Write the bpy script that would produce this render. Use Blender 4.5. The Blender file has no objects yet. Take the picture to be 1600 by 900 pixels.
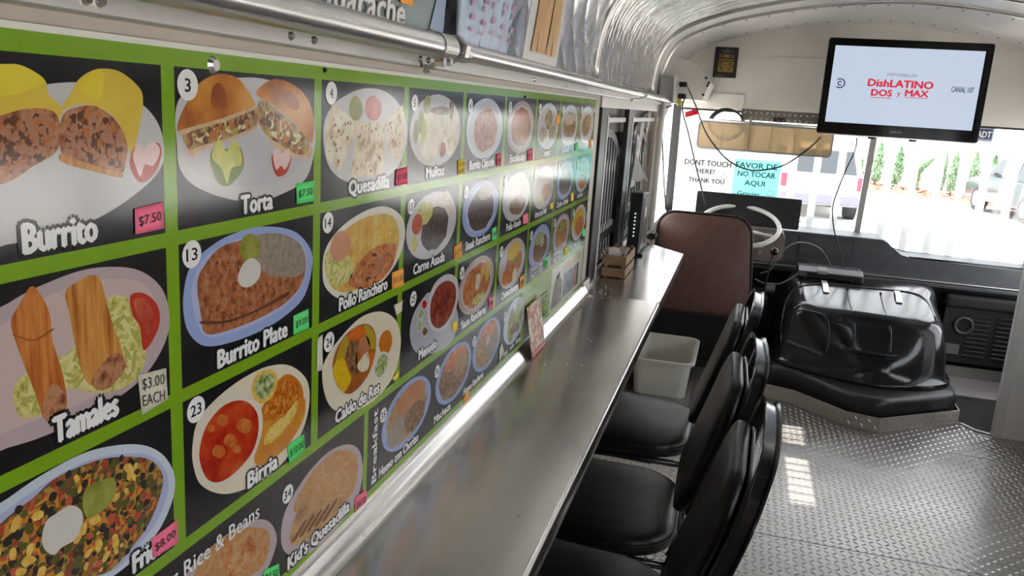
import bpy, bmesh, math, random
from mathutils import Vector, Matrix, noise
random.seed(7)
scene = bpy.context.scene
C = scene.collection
PI = math.pi

# ------------------------------------------------------------------ camera
F = 1288.662
RW = ((0.96061288, 0.11818014, -0.25150816),      # world x in (right, down, forward)
      (0.27073191, -0.19390258, 0.94292419),
      (0.06266683, -0.9738764, -0.21826045))
CAM = Vector((0.46, 0.0, 1.42))
cd = bpy.data.cameras.new('camera'); co = bpy.data.objects.new('camera', cd); C.objects.link(co)
cd.sensor_width = 36; cd.lens = F / 1600 * 36; cd.clip_start = 0.02; cd.clip_end = 300
m = Matrix.Identity(4)
for i in range(3):
    m[i][0] = RW[i][0]; m[i][1] = -RW[i][1]; m[i][2] = -RW[i][2]; m[i][3] = CAM[i]
co.matrix_world = m
scene.camera = co

# ------------------------------------------------------------------ world, sun, exposure
SKY, SUN, EXPO = 5.0, 22.0, 0.12
w = bpy.data.worlds.new('world'); scene.world = w; w.use_nodes = True
bg = w.node_tree.nodes['Background']; bg.inputs[0].default_value = (0.90, 0.95, 1.0, 1); bg.inputs[1].default_value = SKY
sd = bpy.data.lights.new('sun', 'SUN'); sd.energy = SUN; sd.angle = 0.009; sd.color = (1.0, 0.96, 0.9)
so = bpy.data.objects.new('sun', sd); C.objects.link(so)
SUNDIR = Vector((0.08, 0.30, -1.0)).normalized()
so.rotation_euler = SUNDIR.to_track_quat('-Z', 'Y').to_euler(); so.location = (0, 0, 12)
def portal(name, loc, rot, sx, sy):
    l = bpy.data.lights.new(name, 'AREA'); l.shape = 'RECTANGLE'; l.size = sx; l.size_y = sy
    l.cycles.is_portal = True
    o = bpy.data.objects.new(name, l); C.objects.link(o); o.location = loc; o.rotation_euler = rot
    return o
portal('portal', (2.27, 0.85, 1.12), (0, PI/2, 0), 0.7, 6.6)       # right-hand side windows
portal('portal', (1.1, 5.62, 1.1), (-PI/2, 0, 0), 2.1, 0.9)        # windshield
portal('portal', (2.27, 4.78, 0.96), (0, PI/2, 0), 0.92, 0.9)        # glazed entrance door
scene.view_settings.view_transform = 'Standard'; scene.view_settings.look = 'None'
scene.view_settings.gamma = 1.0; scene.view_settings.use_curve_mapping = False
scene.view_settings.exposure = EXPO
scene.cycles.use_denoising = True
scene.cycles.sample_clamp_indirect = 12.0
scene.cycles.max_bounces = 12; scene.cycles.diffuse_bounces = 5; scene.cycles.glossy_bounces = 5
scene.cycles.transparent_max_bounces = 16
scene.cycles.caustics_refractive = False

# ------------------------------------------------------------------ pixel -> world helpers (photo is 1600 x 900)
def ray(px, py):
    v = (px - 800.0, py - 450.0, F)
    return Vector(tuple(sum(RW[i][k] * v[k] for k in range(3)) for i in range(3)))
def P(px, py, ax, val):
    r = ray(px, py); return CAM + r * ((val - CAM[ax]) / r[ax])
def PW(px, py):                        # on the left wall plane x = 0 -> (y, z)
    p = P(px, py, 0, 0.0); return (p.y, p.z)

# ------------------------------------------------------------------ materials
MATS = {}
def nd(nt, t, **kw):
    n = nt.nodes.new(t)
    for k, v in kw.items(): setattr(n, k, v)
    return n
def mat(name, col, rough=0.5, metal=0.0, spec=0.5, emit=None, estr=1.0, alpha=None):
    if name in MATS: return MATS[name]
    mt = bpy.data.materials.new(name); mt.use_nodes = True
    b = mt.node_tree.nodes['Principled BSDF']
    b.inputs['Base Color'].default_value = (*col, 1); b.inputs['Roughness'].default_value = rough
    b.inputs['Metallic'].default_value = metal; b.inputs['Specular IOR Level'].default_value = spec
    if emit:
        b.inputs['Emission Color'].default_value = (*emit, 1); b.inputs['Emission Strength'].default_value = estr
    MATS[name] = mt; return mt
def noisy(name, cols, scale=20, rough=0.5, metal=0.0, spec=0.5, detail=4, bump=0.0, bscale=None, kind='noise', stops=None, rvar=0.0, stretch=(1, 1, 1), distort=0.0):
    if name in MATS: return MATS[name]
    mt = mat(name, cols[0], rough, metal, spec); nt = mt.node_tree; b = nt.nodes['Principled BSDF']
    tc = nd(nt, 'ShaderNodeTexCoord'); mp = nd(nt, 'ShaderNodeMapping'); nt.links.new(tc.outputs['Object'], mp.inputs[0])
    mp.inputs['Scale'].default_value = stretch
    if kind == 'noise':
        t = nd(nt, 'ShaderNodeTexNoise'); t.inputs['Scale'].default_value = scale; t.inputs['Detail'].default_value = detail
        t.inputs['Distortion'].default_value = distort; fac = t.outputs['Fac']
    elif kind == 'voro':
        t = nd(nt, 'ShaderNodeTexVoronoi'); t.inputs['Scale'].default_value = scale
        sp = nd(nt, 'ShaderNodeSeparateColor'); nt.links.new(t.outputs['Color'], sp.inputs[0]); fac = sp.outputs[0]
    nt.links.new(mp.outputs[0], t.inputs['Vector'])
    rp = nd(nt, 'ShaderNodeValToRGB'); cr = rp.color_ramp
    n = len(cols); st = stops or ([0.3 + 0.4 * i / max(1, n - 1) for i in range(n)] if kind == 'noise' else [i / n for i in range(n)])
    if kind == 'voro': cr.interpolation = 'CONSTANT'
    while len(cr.elements) < n: cr.elements.new(0.5)
    for i in range(n): cr.elements[i].position = st[i]; cr.elements[i].color = (*cols[i], 1)
    nt.links.new(fac, rp.inputs[0]); nt.links.new(rp.outputs[0], b.inputs['Base Color'])
    if rvar:
        mr = nd(nt, 'ShaderNodeMapRange'); nt.links.new(fac, mr.inputs[0])
        mr.inputs[1].default_value = 0.3; mr.inputs[2].default_value = 0.7
        mr.inputs[3].default_value = max(0.02, rough - rvar); mr.inputs[4].default_value = rough + rvar
        nt.links.new(mr.outputs[0], b.inputs['Roughness'])
    if bump:
        bt = nd(nt, 'ShaderNodeTexNoise'); bt.inputs['Scale'].default_value = bscale or scale * 3; bt.inputs['Detail'].default_value = 3
        nt.links.new(mp.outputs[0], bt.inputs['Vector'])
        bp = nd(nt, 'ShaderNodeBump'); bp.inputs['Strength'].default_value = bump; bp.inputs['Distance'].default_value = 0.01
        nt.links.new(bt.outputs['Fac'], bp.inputs['Height']); nt.links.new(bp.outputs[0], b.inputs['Normal'])
    return mt
def glass_mat(name, tint=(1, 1, 1), refl=0.06):
    if name in MATS: return MATS[name]
    mt = bpy.data.materials.new(name); mt.use_nodes = True; nt = mt.node_tree; nt.nodes.clear()
    o = nd(nt, 'ShaderNodeOutputMaterial'); mx = nd(nt, 'ShaderNodeMixShader'); tr = nd(nt, 'ShaderNodeBsdfTransparent'); gl = nd(nt, 'ShaderNodeBsdfGlossy')
    tr.inputs[0].default_value = (*tint, 1); gl.inputs['Roughness'].default_value = 0.02; mx.inputs[0].default_value = refl
    nt.links.new(tr.outputs[0], mx.inputs[1]); nt.links.new(gl.outputs[0], mx.inputs[2]); nt.links.new(mx.outputs[0], o.inputs[0])
    MATS[name] = mt; return mt
PR = 0.12       # gloss of the laminated print
def prn(name, col): return mat('print_' + name, col, PR, 0, 0.38)
def food(name, cols, scale=150, kind='noise', detail=5, distort=0.0, stretch=(1, 1, 1)):
    return noisy('print_' + name, cols, scale, PR, 0, 0.38, detail, kind=kind, distort=distort, stretch=stretch)

M_cream = noisy('cream_paint', [(0.44, 0.375, 0.31), (0.50, 0.43, 0.365)], 3, 0.42, bump=0.05, bscale=40)
M_greyp = noisy('bulkhead_paint', [(0.62, 0.585, 0.545), (0.70, 0.665, 0.62)], 2.5, 0.4, bump=0.04, bscale=30)
M_alu = noisy('brushed_aluminium', [(0.50, 0.48, 0.46), (0.66, 0.64, 0.61)], 12, 0.28, 1.0, stretch=(1, 0.05, 1), rvar=0.06)
M_alutrim = noisy('aluminium_trim', [(0.55, 0.52, 0.49), (0.68, 0.65, 0.62)], 8, 0.38, 1.0, stretch=(1, 0.1, 1))
M_chrome = mat('bright_steel', (0.72, 0.70, 0.68), 0.18, 1.0)
M_blk = mat('black_gloss', (0.010, 0.010, 0.011), 0.12)
M_blks = mat('black_satin', (0.016, 0.016, 0.017), 0.38)
M_blkm = mat('black_matte', (0.012, 0.012, 0.013), 0.7)
M_cord = mat('black_cord', (0.015, 0.015, 0.016), 0.5)
M_white = mat('white_paint', (0.78, 0.77, 0.75), 0.4)
M_whitep = mat('white_paper', (0.82, 0.82, 0.80), 0.8)
M_hole = mat('dark_hole', (0.01, 0.01, 0.01), 0.9)
M_glass = glass_mat('window_glass')
M_ink = mat('marker_ink', (0.02, 0.02, 0.025), 0.6)

# ------------------------------------------------------------------ object helpers
def finish(o, parent=None, label=None, cat=None, group=None, kind=None):
    if parent is not None: o.parent = parent
    if label: o['label'] = label
    if cat: o['category'] = cat
    if group: o['group'] = group
    if kind: o['kind'] = kind
    return o
def link(name, me, mt, parent=None, smooth=False, **kw):
    o = bpy.data.objects.new(name, me); C.objects.link(o)
    if mt is not None:
        me.materials.clear(); me.materials.append(mt)
    if smooth:
        for p in me.polygons: p.use_smooth = True
    return finish(o, parent, **kw)
def raw(name, vs, fs, mt, parent=None, smooth=False, **kw):
    me = bpy.data.meshes.new(name); me.from_pydata([tuple(v) for v in vs], [], fs); me.update()
    return link(name, me, mt, parent, smooth, **kw)
def frombm(name, bm, mt, parent=None, smooth=False, recalc=True, **kw):
    if recalc: bmesh.ops.recalc_face_normals(bm, faces=bm.faces)
    me = bpy.data.meshes.new(name); bm.to_mesh(me); bm.free()
    return link(name, me, mt, parent, smooth, **kw)
def empty(name, loc=(0, 0, 0), **kw):
    o = bpy.data.objects.new(name, None); C.objects.link(o); o.empty_display_size = 0.05
    return finish(o, **kw)          # kept at the origin: the parts carry world coordinates
def b_box(bm, lo, hi, bevel=0.0, seg=2):
    r = bmesh.ops.create_cube(bm, size=1.0); vs = r['verts']
    for v in vs:
        v.co = Vector(tuple(lo[i] + (v.co[i] + 0.5) * (hi[i] - lo[i]) for i in range(3)))
    if bevel:
        es = list({e for v in vs for e in v.link_edges})
        bmesh.ops.bevel(bm, geom=es, offset=bevel, segments=seg, profile=0.5, affect='EDGES')
def box(name, lo, hi, mt, parent=None, bevel=0.0, seg=2, **kw):
    bm = bmesh.new(); b_box(bm, lo, hi, bevel, seg); return frombm(name, bm, mt, parent, smooth=False, **kw)
def boxes(name, lst, mt, parent=None, bevel=0.0, **kw):
    bm = bmesh.new()
    for lo, hi in lst: b_box(bm, lo, hi, bevel)
    return frombm(name, bm, mt, parent, **kw)
def spline(pts, n=8, closed=False):
    pts = [Vector(p) for p in pts]; out = []; N = len(pts)
    rng = range(N) if closed else range(N - 1)
    for i in rng:
        if closed: p0, p1, p2, p3 = pts[(i - 1) % N], pts[i], pts[(i + 1) % N], pts[(i + 2) % N]
        else: p0, p1, p2, p3 = pts[max(0, i - 1)], pts[i], pts[i + 1], pts[min(N - 1, i + 2)]
        for k in range(n):
            t = k / n
            out.append(0.5 * ((2 * p1) + (p2 - p0) * t + (2 * p0 - 5 * p1 + 4 * p2 - p3) * t * t + (3 * p1 - p0 - 3 * p2 + p3) * t ** 3))
    if not closed: out.append(pts[-1])
    return out
def b_sweep(bm, pts, prof, closed=False, up=None):
    """sweep a 2D profile (list of (a,b)) along a polyline"""
    pts = [Vector(p) for p in pts]; N = len(pts); rings = []; prev = None
    for i in range(N):
        if closed: t = pts[(i + 1) % N] - pts[(i - 1) % N]
        else: t = pts[min(N - 1, i + 1)] - pts[max(0, i - 1)]
        t.normalize()
        if up is not None: u = Vector(up)
        elif prev is None: u = Vector((0, 0, 1)) if abs(t.z) < 0.9 else Vector((1, 0, 0))
        else: u = prev
        a = t.cross(u); 
        if a.length < 1e-6: a = t.orthogonal()
        a.normalize(); b2 = a.cross(t).normalized(); prev = b2
        rings.append([bm.verts.new(pts[i] + a * p[0] + b2 * p[1]) for p in prof])
    K = len(prof)
    for i in range(N if closed else N - 1):
        r0, r1 = rings[i], rings[(i + 1) % N]
        for k in range(K): bm.faces.new((r0[k], r0[(k + 1) % K], r1[(k + 1) % K], r1[k]))
    if not closed:
        bm.faces.new(rings[0][::-1]); bm.faces.new(rings[-1])
def circ(r, n=10, r2=None): return [(r * math.cos(2 * PI * k / n), (r2 or r) * math.sin(2 * PI * k / n)) for k in range(n)]
def rect(a, b): return [(-a / 2, -b / 2), (a / 2, -b / 2), (a / 2, b / 2), (-a / 2, b / 2)]
def tube(name, pts, r, mt, parent=None, n=10, closed=False, sp=0, **kw):
    bm = bmesh.new(); b_sweep(bm, spline(pts, sp, closed) if sp else pts, circ(r, n), closed)
    return frombm(name, bm, mt, parent, smooth=True, **kw)
def b_cyl(bm, p0, p1, r0, r1=None, n=16):
    p0, p1 = Vector(p0), Vector(p1); d = p1 - p0
    q = d.to_track_quat('Z', 'Y').to_matrix().to_4x4(); q.translation = (p0 + p1) / 2
    bmesh.ops.create_cone(bm, cap_ends=True, segments=n, radius1=r0, radius2=r0 if r1 is None else r1, depth=d.length, matrix=q)
def cyl(name, p0, p1, r, mt, parent=None, r1=None, n=16, **kw):
    bm = bmesh.new(); b_cyl(bm, p0, p1, r, r1, n); return frombm(name, bm, mt, parent, **kw)
def b_prism(bm, poly, ax, lo, hi):
    """extrude polygon (2D in the two other axes, cyclic order) along axis ax"""
    o = [(1, 2), (0, 2), (0, 1)][ax]
    def mk(p, v):
        c = [0, 0, 0]; c[ax] = v; c[o[0]] = p[0]; c[o[1]] = p[1]; return bm.verts.new(c)
    a = [mk(p, lo) for p in poly]; b = [mk(p, hi) for p in poly]; n = len(poly)
    bm.faces.new(a[::-1]); bm.faces.new(b)
    for k in range(n): bm.faces.new((a[k], a[(k + 1) % n], b[(k + 1) % n], b[k]))
def prism(name, poly, ax, lo, hi, mt, parent=None, bevel=0.0, **kw):
    bm = bmesh.new(); b_prism(bm, poly, ax, lo, hi)
    if bevel: bmesh.ops.bevel(bm, geom=list(bm.edges), offset=bevel, segments=2, profile=0.5, affect='EDGES')
    return frombm(name, bm, mt, parent, **kw)
def rrect(x0, x1, y0, y1, r, n=5):
    out = []
    for cx, cy, a0 in ((x1 - r, y1 - r, 0), (x0 + r, y1 - r, 90), (x0 + r, y0 + r, 180), (x1 - r, y0 + r, 270)):
        for k in range(n + 1):
            a = math.radians(a0 + 90 * k / n); out.append((cx + r * math.cos(a), cy + r * math.sin(a)))
    return out
def loft(name, rings, mt, parent=None, caps=(True, True), smooth=True, closed=False, **kw):
    bm = bmesh.new(); R = [[bm.verts.new(p) for p in r] for r in rings]; K = len(R[0])
    for i in range(len(R) if closed else len(R) - 1):
        a, b = R[i], R[(i + 1) % len(R)]
        for k in range(K): bm.faces.new((a[k], a[(k + 1) % K], b[(k + 1) % K], b[k]))
    if not closed:
        if caps[0]: bm.faces.new(R[0][::-1])
        if caps[1]: bm.faces.new(R[-1])
    return frombm(name, bm, mt, parent, smooth, **kw)
def autosmooth(o, ang=40):
    for p in o.data.polygons: p.use_smooth = True
    o.data.set_sharp_from_angle(angle=math.radians(ang)); return o

# ------------------------------------------------------------------ text
TXT = {}
def text_shape(s, bold):
    k = (s, bold)
    if k in TXT: return TXT[k]
    cu = bpy.data.curves.new('t', 'FONT'); cu.body = s; cu.offset = bold; cu.resolution_u = 2
    o = bpy.data.objects.new('t', cu); C.objects.link(o); bpy.context.view_layer.update()
    me = bpy.data.meshes.new_from_object(o.evaluated_get(bpy.context.evaluated_depsgraph_get()))
    vs = [tuple(v.co) for v in me.vertices]; fs = [tuple(p.vertices) for p in me.polygons]
    bpy.data.objects.remove(o); bpy.data.curves.remove(cu); bpy.data.meshes.remove(me)
    TXT[k] = (vs, fs); return TXT[k]
def text(name, s, org, du, dv, width, height, mt, parent=None, bold=0.02, lift=(0, 0, 0), center=False, grow=0.0):
    """text laid from org along du (width m) with up direction dv (cap height m)"""
    extra = max(0.0, bold); bold = 0.0
    vs, fs = text_shape(s, bold)
    if not vs: return None
    v0, f0 = text_shape(s, 0.0)
    x0, x1 = min(v[0] for v in v0), max(v[0] for v in v0)
    du, dv, org, lift = Vector(du), Vector(dv), Vector(org), Vector(lift)
    hs = height / 0.70; ws = width / (x1 - x0) if width else hs
    ox = -(x1 - x0) * ws / 2 if center else 0
    nrm = du.cross(dv).normalized(); V = []; FF = []
    sh = [(0, 0)] if extra <= 0 else [(-extra, 0), (extra, 0), (0, -extra * .7), (0, extra * .7), (0, 0)] if extra < 0.06 else [(extra * math.cos(k * PI / 4), extra * .8 * math.sin(k * PI / 4)) for k in range(8)] + [(0, 0)]
    for k, (sx, sy) in enumerate(sh):
        b = len(V); V += [org + du * ((v[0] - x0) * ws + ox + sx * hs) + dv * ((v[1] + sy) * hs) + nrm * (0.4e-5 * k) + lift for v in vs]; FF += [tuple(b + i for i in f) for f in fs]
    return raw(name, V, FF, mt, parent)

# ================================================================== THE BUS SHELL
W = 2.2; YB = -2.6; YF = 5.35
ARCH = [(0, 1.50), (.004, 1.58), (.018, 1.66), (.05, 1.735), (.095, 1.785), (.16, 1.825), (.27, 1.868), (.40, 1.905), (.736, 1.968), (1.1, 1.995)]
ARCH = ARCH + [(W - x, z) for x, z in ARCH[-2::-1]]
_ap = [Vector((x, 0, z)) for x, z in ARCH]
_dense = spline(_ap, 30)
_len = [0.0]
for i in range(1, len(_dense)): _len.append(_len[-1] + (_dense[i] - _dense[i - 1]).length)
ALEN = _len[-1]
def arch_at(s):
    import bisect
    s = max(0, min(ALEN, s)); i = min(len(_len) - 2, max(0, bisect.bisect_right(_len, s) - 1))
    t = (s - _len[i]) / max(1e-9, _len[i + 1] - _len[i]); p = _dense[i].lerp(_dense[i + 1], t)
    d = (_dense[i + 1] - _dense[i]).normalized(); nrm = Vector((d.z, 0, -d.x))      # points into the bus
    return p, nrm
def arch_s_of_x(x):
    lo, hi = 0.0, ALEN
    for _ in range(40):
        mid = (lo + hi) / 2
        if arch_at(mid)[0].x < x: lo = mid
        else: hi = mid
    return lo

M_quilt = noisy('quilted_steel', [(0.36, 0.36, 0.36), (0.46, 0.46, 0.455)], 6, 0.26, 1.0, rvar=0.05)
M_hammer = noisy('rippled_steel', [(0.54, 0.53, 0.515), (0.66, 0.65, 0.63)], 5, 0.17, 1.0, rvar=0.04, bump=1.0, bscale=16, stretch=(0.55, 2.2, 0.55))
M_ceil = noisy('painted_ceiling_metal', [(0.58, 0.555, 0.53), (0.66, 0.635, 0.605)], 3, 0.32, 0.5)

ceiling = empty('ceiling', kind='structure')
SL_X0, SL_X1, SL_Y0, SL_Y1 = 0.785 - 0.157, 0.878 - 0.157, 2.875 - 0.588, 3.955 - 0.588     # roof slot added out of view to cast the sun strip on the floor
def ceiling_panel(y0, y1, mt, ny, ns, quilt=0.0, hole=False, s0=0.0, s1=None):
    s1 = s1 or ALEN
    ys = [y0 + (y1 - y0) * j / ny for j in range(ny + 1)]; ss = [s0 + (s1 - s0) * i / ns for i in range(ns + 1)]
    if hole:
        ys = sorted(set(ys + [SL_Y0, SL_Y1])); ss = sorted(set(ss + [arch_s_of_x(SL_X0), arch_s_of_x(SL_X1)]))
        ys = [y for y in ys if y0 <= y <= y1]
    vs = []; fs = []; ns2 = len(ss)
    for y in ys:
        for s in ss:
            p, n = arch_at(s); h = 0
            if quilt:
                a = (y / 0.15 + s / 0.13) * PI; b = (y / 0.15 - s / 0.13) * PI
                h = quilt * (abs(math.sin(a)) * abs(math.sin(b))) ** 0.4
            q = p + n * h; vs.append((q.x, y, q.z))
    for j in range(len(ys) - 1):
        for i in range(ns2 - 1):
            if hole:
                mx = arch_at((ss[i] + ss[i + 1]) / 2)[0].x; my = (ys[j] + ys[j + 1]) / 2
                if SL_X0 < mx < SL_X1 and SL_Y0 < my < SL_Y1: continue
            a = j * ns2 + i; fs.append((a, a + 1, a + ns2 + 1, a + ns2))
    return raw('ceiling_panel', vs, fs, mt, ceiling, smooth=True)
ceiling_panel(YB, 0.9, M_quilt, 4, 40)
q = ceiling_panel(0.9, 2.5, M_quilt, 260, 150, quilt=0.0042, s1=1.0)
ceiling_panel(0.9, 2.5, M_quilt, 8, 24, hole=True, s0=1.0)
ceiling_panel(2.5, 4.0, M_hammer, 8, 60, hole=True)
ceiling_panel(4.0, 4.35, M_ceil, 2, 60)
ceiling_panel(4.35, YF, M_ceil, 4, 60)
slats = []
for k in range(15):
    y = SL_Y0 + 0.02 + k * (SL_Y1 - SL_Y0) / 15.0
    wd = 0.012
    if 9 == k: wd = 0.17
    slats.append(((SL_X0 - 0.01, y, 1.995), (SL_X1 + 0.01, y + wd, 2.001)))
boxes('sun_slot_slat', slats, M_alu, ceiling)  # slats added across the slot to break up the sun strip
outer = []
for j, y in enumerate((YB, YF + 0.05)):
    pass
# ribs: half-round aluminium beads along the arch
def rib(name, y, wd, dp):
    pts = []
    for k in range(61):
        p, n = arch_at(ALEN * k / 60); q = p + n * 0.002; pts.append((q.x, y, q.z))
    bm = bmesh.new(); b_sweep(bm, pts, [(-wd / 2, -dp), (-wd / 4, dp * 0.9), (wd / 4, dp * 0.9), (wd / 2, -dp)], up=(0, 1, 0))
    # profile axes: b is +-y here, so give the bead a round section instead
    bm.free(); bm = bmesh.new(); b_sweep(bm, pts, circ(dp, 8, wd / 2), up=(0, 1, 0))
    return frombm(name, bm, M_alutrim, ceiling, smooth=True)
rib('ceiling_rib', 2.5, 0.034, 0.013); rib('ceiling_rib', 4.0, 0.026, 0.013); rib('ceiling_rib', 4.35, 0.026, 0.013)
# rivets on the front band of the ceiling
bm = bmesh.new()
for y in (4.5, 5.15):
    for k in range(24):
        p, n = arch_at(0.3 + k * 0.11)
        b_cyl(bm, (p.x, y, p.z), (p.x + n.x * 0.003, y, p.z + n.z * 0.003), 0.007, 0.005, 6)
frombm('rivet', bm, mat('rivet_dark', (0.12, 0.11, 0.10), 0.5), ceiling, kind='stuff')

# left wall: solid behind the menu, then two window openings
T = 0.05
boxes('wall_left', [((-T, YB, -0.05), (0, 2.66, 1.52)), ((-T, 2.66, -0.05), (0, YF + .1, 0.80)), ((-T, 2.66, 1.46), (0, 4.42, 1.52)), ((-T, 4.40, 0.80), (0, 4.50, 1.52)), ((-T, 4.5, 1.50), (0, YF + .1, 1.53))], M_cream, kind='structure')
# right wall with its row of windows and the entrance door opening
WIN_R = [(-2.35, -1.35), (-1.27, -0.3), (-0.22, 0.75), (0.83, 1.8), (1.88, 2.85), (2.93, 4.0)]
WZ0, WZ1 = 0.80, 1.47
M_tint = glass_mat('glare_cut_glass', (0.12, 0.12, 0.12), 0.05)  # tint added to unseen upper panes to keep their glare off the menu
lst = [((W, YB, -0.05), (W + T, 4.25, WZ0)), ((W, YB, WZ1), (W + T, 5.45, 1.53)), ((W, YB, WZ0), (W + T, WIN_R[0][0], WZ1)), ((W, 4.0, WZ0), (W + T, 4.27, WZ1)), ((W, 5.28, -0.75), (W + T, 5.45, WZ1))]
for (a, b), (c2, d2) in zip(WIN_R, WIN_R[1:]): lst.append(((W, b, WZ0), (W + T, c2, WZ1)))
boxes('wall_right', lst, M_cream, kind='structure')
for i, (a, b) in enumerate(WIN_R):
    f = boxes('window_%d' % (i + 3), [((W - .006, a - .02, WZ0 - .02), (W + .02, b + .02, WZ0 + .015)), ((W - .006, a - .02, WZ1 - .015), (W + .02, b + .02, WZ1 + .02)), ((W - .006, a - .02, WZ0), (W + .02, a + .015, WZ1)), ((W - .006, b - .015, WZ0), (W + .02, b + .02, WZ1)), ((W, a, 1.085), (W + .02, b, 1.11))], M_alutrim, kind='structure')
    box('pane', (W + .022, a, WZ0), (W + .026, b, 1.10), M_glass, f)
    box('pane', (W + .022, a, 1.10), (W + .026, b, WZ1), M_tint if i >= 4 else M_glass, f)
# back wall
prism('wall_back', [(0, -0.05), (W, -0.05)] + [(x, z) for x, z in ARCH[::-1]], 1, YB - 0.05, YB, M_cream, kind='structure')

# floor ---------------------------------------------------------------
M_plate = noisy('tread_plate_steel', [(0.235, 0.22, 0.205), (0.285, 0.27, 0.25), (0.34, 0.325, 0.30)], 3.5, 0.33, 0.7, detail=5, rvar=0.06)
M_lug = noisy('tread_lug_steel', [(0.40, 0.38, 0.36), (0.50, 0.48, 0.45)], 4, 0.28, 0.85)
floor = empty('floor', kind='structure')
FX1 = 1.655
def floor_plate(poly):
    return prism('floor_plate', poly, 2, -0.03, 0.0, M_plate, floor)
g = 0.0025
floor_plate([(0, YB), (W, YB), (W, 0.2 - g), (0, 0.2 - g)])
floor_plate([(0, 0.2 + g), (W, 0.2 + g), (W, 2.805 - g), (0, 2.805 - g)])
floor_plate([(0, 2.805 + g), (W, 2.805 + g), (W, 3.86), (1.80, 3.90 - g), (0.62, 3.99 - g), (0, 4.03 - g)])
floor_plate([(0, 4.03 + g), (0.62, 3.99 + g), (1.80, 3.90 + g), (W, 3.86 + 2 * g), (W, 4.25), (1.76, 4.25), (1.655, 4.33), (1.655, YF), (0, YF)])
# raised lugs (real relief, far too many to count)
lv = []; lf = []
def lug(cx, cy, z, ang, L=0.0125, wd=0.0042, h=0.0016, ex=None, ey=None, o=None):
    c, s = math.cos(ang), math.sin(ang); b = len(lv)
    def put(u, v, hh):
        x, y = u * c - v * s, u * s + v * c
        if ex is None: lv.append((cx + x, cy + y, z + hh))
        else:
            q = o + ex * (cx + x) + ey * (cy + y) + ex.cross(ey) * hh; lv.append(tuple(q))
    for u, v, hh in ((-L, 0, 0), (-L * .45, -wd, 0), (L * .45, -wd, 0), (L, 0, 0), (L * .45, wd, 0), (-L * .45, wd, 0), (-L * .6, 0, h), (L * .6, 0, h)): put(u, v, hh)
    for f in ((0, 1, 6), (1, 2, 7, 6), (2, 3, 7), (3, 4, 7), (4, 5, 6, 7), (5, 0, 6)): lf.append(tuple(b + k for k in f))
PT = 0.0265
ny = int((4.72 - 0.6) / PT); nx = int(W / PT)
for j in range(ny):
    for i in range(nx):
        x = (i + 0.5) * PT; y = 0.6 + (j + 0.5) * PT
        if y > 4.22 and x > 1.70 or y > 4.36 and x > 0.66: continue
        lug(x, y, 0.0, math.radians(45 if (i + j) % 2 else -45))
raw('tread_lugs', lv, lf, M_lug, floor, kind='stuff')

# front bulkhead above the windshield ----------------------------------
wall_front = empty('wall_front', kind='structure')
BZ = 1.462
prism('bulkhead_sheet', [(0, BZ), (W, BZ)] + [(x, z + 0.02) for x, z in ARCH[::-1]], 1, YF - 0.002, YF + 0.04, M_greyp, wall_front)
def pressed_panel(px0, py0, px1, py1, nm='access_panel'):
    a = P(px0, py0, 1, YF); b = P(px1, py1, 1, YF)
    r = rrect(min(a.x, b.x), max(a.x, b.x), min(a.z, b.z), max(a.z, b.z), 0.03)
    return prism(nm, r, 1, YF - 0.006, YF + 0.001, M_greyp, wall_front, bevel=0.002)
pressed_panel(1199, 88, 1300, 158); pressed_panel(1480, 75, 1597, 190)
bm = bmesh.new()
for (px, py) in [(1118, 126), (1124, 131), (1133, 129), (1141, 131), (1191, 76), (1169, 128), (1181, 147), (1164, 158), (1191, 162), (1111, 155), (1257, 93), (1261, 107), (1274, 103), (1281, 115), (1277, 137), (1268, 148), (1256, 152), (1258, 93), (1561, 87), (1182, 164), (1072, 118), (1077, 121), (1081, 122), (1266, 80)]:
    p = P(px, py, 1, YF); b_cyl(bm, (p.x, YF - 0.001, p.z), (p.x, YF + 0.002, p.z), 0.0055, n=8)
frombm('screw_hole', bm, M_hole, wall_front, kind='stuff')
# lower-left corner closing plate, slanted duct box and side gusset
box('corner_plate', (0.13, YF - 0.012, 1.475), (0.42, YF - 0.002, 1.56), M_greyp, wall_front, 0.002)
dbm = bmesh.new()
b_prism(dbm, [(0.0, 1.50), (0.20, 1.50), (0.235, 1.60), (0.13, 1.70), (0.02, 1.73)], 1, 4.75, YF - 0.002)
frombm('corner_duct', dbm, M_greyp, wall_front)
bm = bmesh.new()
for (u, v) in ((0.228, 1.594), (0.222, 1.58), (0.205, 1.53), (0.21, 1.62)):
    b_cyl(bm, (u, 4.749, v), (u, 4.745, v), 0.007, n=8)
frombm('duct_screw', bm, M_hole, wall_front, kind='stuff')

# windshield: frame, mullion, two panes, security bars in front
YW0, YW1 = 5.50, 5.36            # glass plane: bottom further out than the top
def ypl(z): return YW0 + (YW1 - YW0) * (z - 0.62) / (BZ - 0.62)
def wbar(name, x0, x1, z0, z1, mt, parent, th=0.03, off=0.0):
    vs = []
    for z in (z0, z1):
        for x in (x0, x1):
            for d in (0, th): vs.append((x, ypl(z) + off + d, z))
    return raw(name, vs, [(0, 1, 3, 2), (4, 6, 7, 5), (0, 4, 5, 1), (2, 3, 7, 6), (0, 2, 6, 4), (1, 5, 7, 3)], mt, parent)
M_mull = mat('grey_mullion', (0.36, 0.35, 0.33), 0.4)
win1 = empty('window_1', kind='structure')
wbar('mullion', 1.172, 1.206, 0.60, BZ + .01, M_mull, win1, 0.03)
wbar('pane', 0.03, 1.172, 0.60, BZ, M_glass, win1, 0.005, 0.012)
wbar('pane', 1.206, W - 0.03, 0.60, BZ, M_glass, win1, 0.005, 0.012)
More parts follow.
